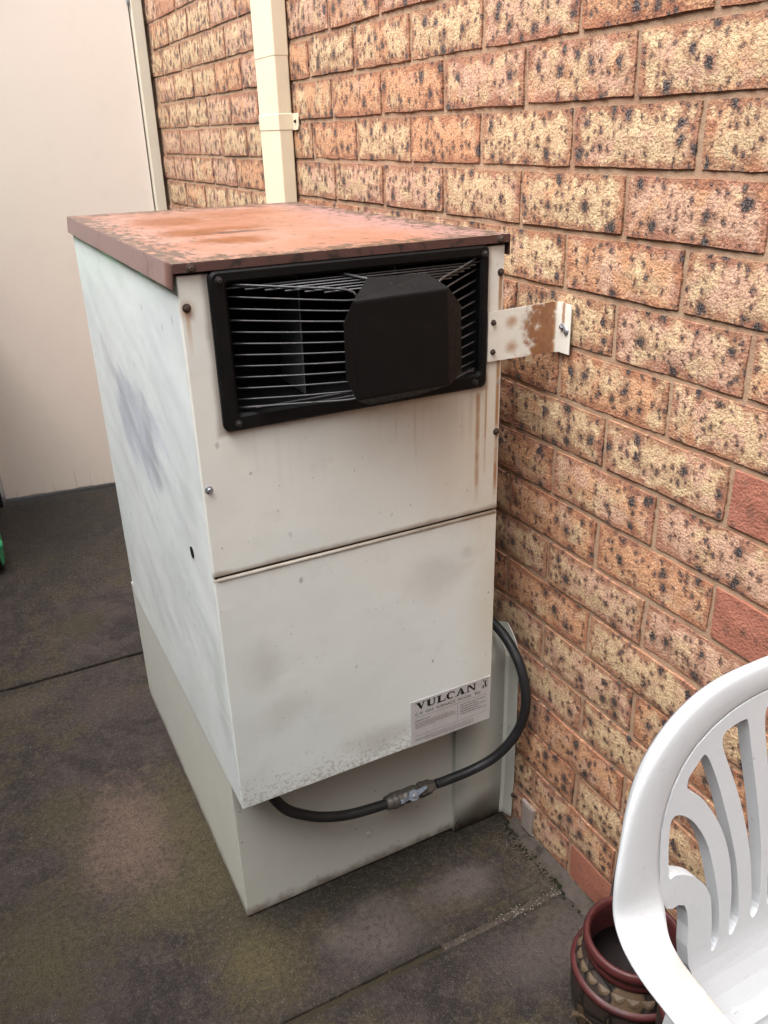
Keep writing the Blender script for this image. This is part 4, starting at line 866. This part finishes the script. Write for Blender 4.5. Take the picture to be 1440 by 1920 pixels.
# rolled rim that runs over the back and forward as the two arm rests
oc_ = [(0.029, None, 0.9085), (-0.0118, None, 0.9085), (-0.0547, None, 0.9075), (-0.091, None, 0.9005), (-0.1236, None, 0.8850), (-0.1484, None, 0.8640), (-0.1662, None, 0.8425), (-0.1772, None, 0.8215), (-0.1855, None, 0.7955), (-0.1915, None, 0.7660), (-0.1962, None, 0.7450), (-0.1985, None, 0.7278), (-0.1996, -0.4090, 0.7056), (-0.2008, -0.4170, 0.6920), (-0.2024, -0.4290, 0.6820), (-0.2013, -0.4447, 0.6710), (-0.1977, -0.4640, 0.6600), (-0.1930, -0.4870, 0.6500), (-0.1910, -0.54, 0.637), (-0.1900, -0.64, 0.628), (-0.1870, -0.74, 0.619), (-0.1820, -0.785, 0.605)]
ic_ = [(0.029, None, 0.8755), (-0.0089, None, 0.8755), (-0.0342, None, 0.8735), (-0.0597, None, 0.8680), (-0.0820, None, 0.8592), (-0.1015, None, 0.8475), (-0.1170, None, 0.8320), (-0.1295, None, 0.8115), (-0.1375, None, 0.7877), (-0.1415, None, 0.7657), (-0.1420, None, 0.7372), (-0.1405, None, 0.7160), (-0.1365, -0.4125, 0.6940), (-0.1405, -0.4215, 0.6820), (-0.1465, -0.4309, 0.6760), (-0.1500, -0.4408, 0.6710), (-0.1500, -0.4560, 0.6630), (-0.1460, -0.4740, 0.6540), (-0.1405, -0.54, 0.636), (-0.1420, -0.63, 0.628), (-0.1400, -0.735, 0.619), (-0.1360, -0.78, 0.605)]
def rim(flip):
    def W3(q):
        u_, y, z = q; y = yb(u_, z) if y is None else y
        return Vector((CX+(mir(u_) if flip else u_), y, z))
    O = catmull([W3(q) for q in oc_], 4); I = catmull([W3(q) for q in ic_], 4); n = len(O); Ns = []
    for _ in range(5):
        for Cv in (O, I): Cv[1:-1] = [(Cv[i-1]+Cv[i]*2+Cv[i+1])/4 for i in range(1, n-1)]
    for i in range(n):
        T = (O[min(i+1, n-1)]+I[min(i+1, n-1)]-O[max(i-1, 0)]-I[max(i-1, 0)]).normalized(); N_ = T.cross(I[i]-O[i]).normalized()
        if N_.dot(Vector((0, -1, 1))) < 0: N_ = -N_
        Ns.append(N_)
    for _ in range(22): Ns = [(Ns[max(i-1, 0)]+Ns[i]*2+Ns[min(i+1, n-1)]).normalized() for i in range(n)]
    prof = [(0.50, -0.026), (0.36, -0.0195), (0.22, -0.0130), (0.11, -0.0080), (0.045, -0.0042), (0.03, -0.0015), (0.07, 0.0004), (0.16, 0.0014), (0.28, 0.0018), (0.42, 0.0020), (0.58, 0.0018), (0.74, 0.0012), (0.88, 0.0004), (0.96, -0.0004), (1.0, -0.003), (1.0, -0.012)]
    bm = bmesh.new(); rows = [[bm.verts.new(O[i]+(I[i]-O[i])*a+Ns[i]*b) for a, b in prof] for i in range(n)]
    for i in range(n-1):
        for k in range(len(prof)-1): bm.faces.new((rows[i][k], rows[i+1][k], rows[i+1][k+1], rows[i][k+1]))
    o = from_bm('arm_rest', bm, CHAIR, ch, True); md = o.modifiers.new('thick', 'SOLIDIFY'); md.thickness = 0.003; md.offset = -1; return o
rim(False); rim(True)
# seat shell
prof = [(-0.447, 0.515), (-0.453, 0.488), (-0.466, 0.466), (-0.49, 0.452), (-0.54, 0.443), (-0.62, 0.439), (-0.70, 0.443), (-0.76, 0.449), (-0.785, 0.446), (-0.797, 0.432), (-0.80, 0.40)]
prof = [(v.y, v.z) for v in catmull([(0, a, b) for a, b in prof], 4)]
vs, fs = [], []; NU = 14
for (y, z) in prof:
    for i in range(NU+1):
        t = -1+2*i/NU; hw = 0.092+0.075*max(0, (-0.46-y)/0.34); u_ = t*hw
        vs.append((CX+U0+u_, y, z+0.012*abs(t)**3-(0.02*max(0, abs(t)-0.9)*10)))
for j in range(len(prof)-1):
    for i in range(NU): a = j*(NU+1)+i; fs.append((a, a+NU+1, a+NU+2, a+1))
so = obj('seat', vs, fs, CHAIR, ch, True); md = so.modifiers.new('thick', 'SOLIDIFY'); md.thickness = 0.004; md.offset = 0
# legs: tapering angle sections
def leg(xt, yt, zt, xb, yb_, sx, sy):
    bm = bmesh.new(); rows = []
    for (x, y, z, w) in ((xt, yt, zt, 0.055), ((xt+xb)/2, (yt+yb_)/2, zt/2, 0.045), (xb, yb_, 0.0, 0.034)):
        rows.append([bm.verts.new(q) for q in ((x+sx*w, y, z), (x, y, z), (x, y+sy*w, z), (x+sx*0.004, y+sy*w, z), (x+sx*0.004, y+sy*0.004, z), (x+sx*w, y+sy*0.004, z))])
    for a, b in zip(rows, rows[1:]):
        for k in range(6): bm.faces.new((a[k], a[(k+1) % 6], b[(k+1) % 6], b[k]))
    bm.faces.new(rows[0]); bm.faces.new(rows[-1][::-1]); return from_bm('leg', bm, CHAIR, ch)
leg(CX-0.184, -0.790, 0.612, CX-0.205, -0.815, 1, 1); leg(CX+mir(-0.196), -0.792, 0.612, CX+mir(-0.203), -0.815, -1, 1)
leg(CX-0.060, -0.432, 0.452, CX-0.095, -0.385, 1, 1); leg(CX+mir(-0.060), -0.432, 0.452, CX+mir(-0.095), -0.385, -1, 1)

# ------------------------------------------------------------------ pots
def pot(label, x, y, s, hgt, group=None):
    t = thing('plant_pot', label, 'pot', (x, y, 0.0), group)
    k = hgt/0.25
    def lat(name, prof, mat, par, seg=48):
        bm = bmesh.new(); rings = []
        for (r, z) in prof: rings.append([bm.verts.new((x+s*r*math.cos(2*math.pi*i/seg), y+s*r*math.sin(2*math.pi*i/seg), z*k)) for i in range(seg)])
        for a, b in zip(rings, rings[1:]):
            for i in range(seg): bm.faces.new((a[i], a[(i+1) % seg], b[(i+1) % seg], b[i]))
        return from_bm(name, bm, mat, par, True)
    lat('body', [(0.0005, 0.0), (0.055, 0.0), (0.062, 0.01), (0.078, 0.05), (0.090, 0.10), (0.0935, 0.135), (0.0945, 0.165), (0.0915, 0.178)], POTBODY, t)
    lat('red_band', [(0.0905, 0.1755), (0.0955, 0.1775), (0.0965, 0.182), (0.0945, 0.1865), (0.089, 0.188)], POTRED, t)
    nb = lat('neck', [(0.090, 0.1865), (0.084, 0.196), (0.0785, 0.204), (0.0720, 0.212)], POTBODY, t)
    lat('rim', [(0.0715, 0.210), (0.0755, 0.214), (0.0758, 0.224), (0.0735, 0.2255), (0.0735, 0.229), (0.0790, 0.233), (0.0805, 0.240), (0.0785, 0.2475), (0.0745, 0.2500), (0.0705, 0.2480), (0.0685, 0.240), (0.0665, 0.220), (0.068, 0.19)], POTRED, t)
    lat('pot_inside', [(0.068, 0.1905), (0.0745, 0.165), (0.070, 0.13), (0.0005, 0.128)], POTIN, t)
    # carved petals round the neck: one mesh, copied
    bm = bmesh.new(); oc = []
    for i in range(9):
        a = math.pi*i/8; oc.append((0.0088*math.cos(a), -0.012*math.sin(a)))
    c0 = bm.verts.new((0.0028, 0, -0.001)); rg = [bm.verts.new((0.0, p, q+0.006)) for p, q in oc]
    for i in range(8): bm.faces.new((c0, rg[i], rg[i+1]))
    bm.faces.new((c0, rg[8], rg[0]))
    bmesh.ops.recalc_face_normals(bm, faces=bm.faces); me = bpy.data.meshes.new('petal'); bm.to_mesh(me); bm.free(); me.materials.append(PETAL)
    for i in range(22):
        a = 2*math.pi*i/22; o = bpy.data.objects.new('petal', me); COL.objects.link(o); o.parent = nb
        o.location = (s*0.0838*math.cos(a), s*0.0838*math.sin(a), 0.1990*k); o.rotation_euler = (0, rad(-38), a); o.scale = (s*0.8, s*1.22, k*1.0)
    for i in range(26):   # a second, slanting chain of petals on the belly
        a = rad(150+4.0*i); o = bpy.data.objects.new('petal', me); COL.objects.link(o); o.parent = nb
        zz = 0.055+0.07*abs(math.sin(i*0.16)); rr = 0.0775+0.014*math.sin(min(1, zz/0.13)*1.5)
        o.location = (s*rr*math.cos(a), s*rr*math.sin(a), zz*k); o.rotation_euler = (0, rad(-12), a); o.scale = (s*0.8, s*0.75, k*0.8)
    return t
pot('dark carved pot with a maroon rim standing behind the white chair arm', -0.1225, -0.1755, 0.95, 0.25)
pot('maroon rimmed pot half hidden behind the slotted chair back', -0.105, -0.318, 0.80, 0.33)

# dark board leaning on the wall behind the pot
bm = bmesh.new(); add_box(bm, -0.016, -0.010, -0.128, -0.022, 0.0, 0.225, 0.001, 1)
for v in bm.verts: v.co.x += -0.02*(1-v.co.z/0.225)
lbd = from_bm('slate_tile', bm, mat_plain('dark_slate', (0.055, 0.042, 0.045), 0.7, 0.3, 0, 0.25, 40)); tag(lbd, 'dark slate tile leaning on the bricks behind the carved pot', 'tile')

# ------------------------------------------------------------------ wheel at the left edge; unseen wheelie bin added to shade the door
wb = thing('wheel_and_shade_bin', 'black wheel with green rim at the left edge and an added unseen wheelie bin that shades the door', 'bin', (-1.2, 2.3, 0.0))
ra = Vector((math.cos(rad(-7)), math.sin(rad(-7)), 0)); rp_ = Vector((-ra.y, ra.x, 0)); c0 = Vector((-0.887, 2.165, 0.085))
for s_, cc in ((1, c0), (-1, c0-ra*0.56)):
    bm = bmesh.new(); lathe_axis(bm, cc-ra*0.02, ra, [(0, 0.064), (0.001, 0.078), (0.006, 0.085), (0.034, 0.085), (0.039, 0.078), (0.040, 0.064)], 40); ty = from_bm('wheel', bm, TYRE, wb, True)
    bm = bmesh.new(); lathe_axis(bm, cc+ra*0.0185*s_, ra*s_, [(0, 0.070), (0.003, 0.072), (0.0045, 0.066), (0.003, 0.050), (0.004, 0.018), (0.010, 0.016), (0.012, 0.010)], 40); from_bm('rim', bm, GREEN, ty, True)
bm = bmesh.new(); tube(bm, [c0-ra*0.54, c0-ra*0.02], 0.009, 12); from_bm('axle', bm, ZINC, wb, True)
BING = mat_plain('dark_green_bin_plastic', (0.018, 0.035, 0.024), 0.5, 0.4)
cb = c0-ra*0.29; cb.z = 0
def binring(bm, hw, y0_, y1_, z): return [bm.verts.new(cb+ra*a+rp_*b+Vector((0, 0, z))) for a, b in ((-hw, y0_), (hw, y0_), (hw, y1_), (-hw, y1_))]
bm = bmesh.new(); rg = [binring(bm, 0.19, 0.02, 0.46, 0.03), binring(bm, 0.195, -0.03, 0.48, 0.20), binring(bm, 0.23, -0.06, 0.56, 0.90), binring(bm, 0.25, -0.08, 0.58, 0.90), binring(bm, 0.25, -0.08, 0.58, 0.94)]
for a, b in zip(rg, rg[1:]):
    for k in range(4): bm.faces.new((a[k], a[(k+1) % 4], b[(k+1) % 4], b[k]))
bm.faces.new(rg[0][::-1]); bm.faces.new(rg[-1]); bmesh.ops.bevel(bm, geom=list(bm.edges), offset=0.012, segments=2, affect='EDGES'); from_bm('added_bin_body', bm, BING, wb)
bm = bmesh.new(); rg = [binring(bm, 0.26, -0.09, 0.60, 0.945), binring(bm, 0.26, -0.09, 0.60, 0.975), binring(bm, 0.21, -0.02, 0.52, 1.02)]
for a, b in zip(rg, rg[1:]):
    for k in range(4): bm.faces.new((a[k], a[(k+1) % 4], b[(k+1) % 4], b[k]))
bm.faces.new(rg[0][::-1]); bm.faces.new(rg[-1]); bmesh.ops.bevel(bm, geom=list(bm.edges), offset=0.01, segments=2, affect='EDGES'); from_bm('lid', bm, GREEN, wb)
bm = bmesh.new(); tube(bm, [cb+ra*-0.2+rp_*-0.13+Vector((0, 0, 0.93)), cb+ra*0.2+rp_*-0.13+Vector((0, 0, 0.93))], 0.014, 12)
for k in (-0.2, 0.2): tube(bm, [cb+ra*k+rp_*-0.13+Vector((0, 0, 0.93)), cb+ra*k+rp_*-0.07+Vector((0, 0, 0.92))], 0.014, 10)
from_bm('handle', bm, BING, wb, True)

# ------------------------------------------------------------------ weeds, moss and grit
bm = bmesh.new(); rw = random.Random(21)
for i in range(130):
    y = rw.gauss(0.20, 0.045); x = -0.012-abs(rw.gauss(0, 0.022)); a = rw.uniform(0, 6.28); L = rw.uniform(0.008, 0.03); h = rw.uniform(0.001, 0.012)
    tube(bm, catmull([(x, y, 0.001), (x+L*0.4*math.cos(a), y+L*0.4*math.sin(a), h), (x+L*0.8*math.cos(a+0.5), y+L*0.8*math.sin(a+0.5), h*0.8), (x+L*math.cos(a+0.9), y+L*math.sin(a+0.9), h*0.3)], 2), 0.0004, 3, False)
w_ = from_bm('dry_weeds', bm, STRAW); w_['kind'] = 'stuff'; w_['label'] = 'dry weed roots along the foot of the brick wall'; w_['category'] = 'weeds'
bm = bmesh.new()
for i in range(420):
    y = rw.uniform(0.10, 0.31) if i < 330 else rw.uniform(-0.5, 0.1); x = -0.004-abs(rw.gauss(0, 0.010)); r = rw.uniform(0.0010, 0.0036)
    bmesh.ops.create_icosphere(bm, subdivisions=1, radius=r, matrix=Matrix.Translation((x, y, r*0.3+0.0005)))
o = from_bm('moss', bm, MOSS); o['kind'] = 'stuff'; o['label'] = 'dark moss in the corner between paving and wall'; o['category'] = 'moss'
bm = bmesh.new()
for i in range(220):
    if i < 130: y = 0.112+rw.gauss(0, 0.005); x = -0.02-abs(rw.gauss(0, 0.11)); r = rw.uniform(0.0006, 0.0018)
    else: x = rw.uniform(-1.05, -0.02); y = rw.uniform(-0.3, 2.4); r = rw.uniform(0.0004, 0.0010)
    bmesh.ops.create_icosphere(bm, subdivisions=1, radius=r, matrix=Matrix.Translation((x, y, r*0.4)) @ Matrix.Diagonal((1, rw.uniform(.6, 1.3), rw.uniform(.5, .9), 1)))
o = from_bm('grit', bm, STONE); o['kind'] = 'stuff'; o['label'] = 'pale grit scattered on the concrete and in the joint'; o['category'] = 'grit'
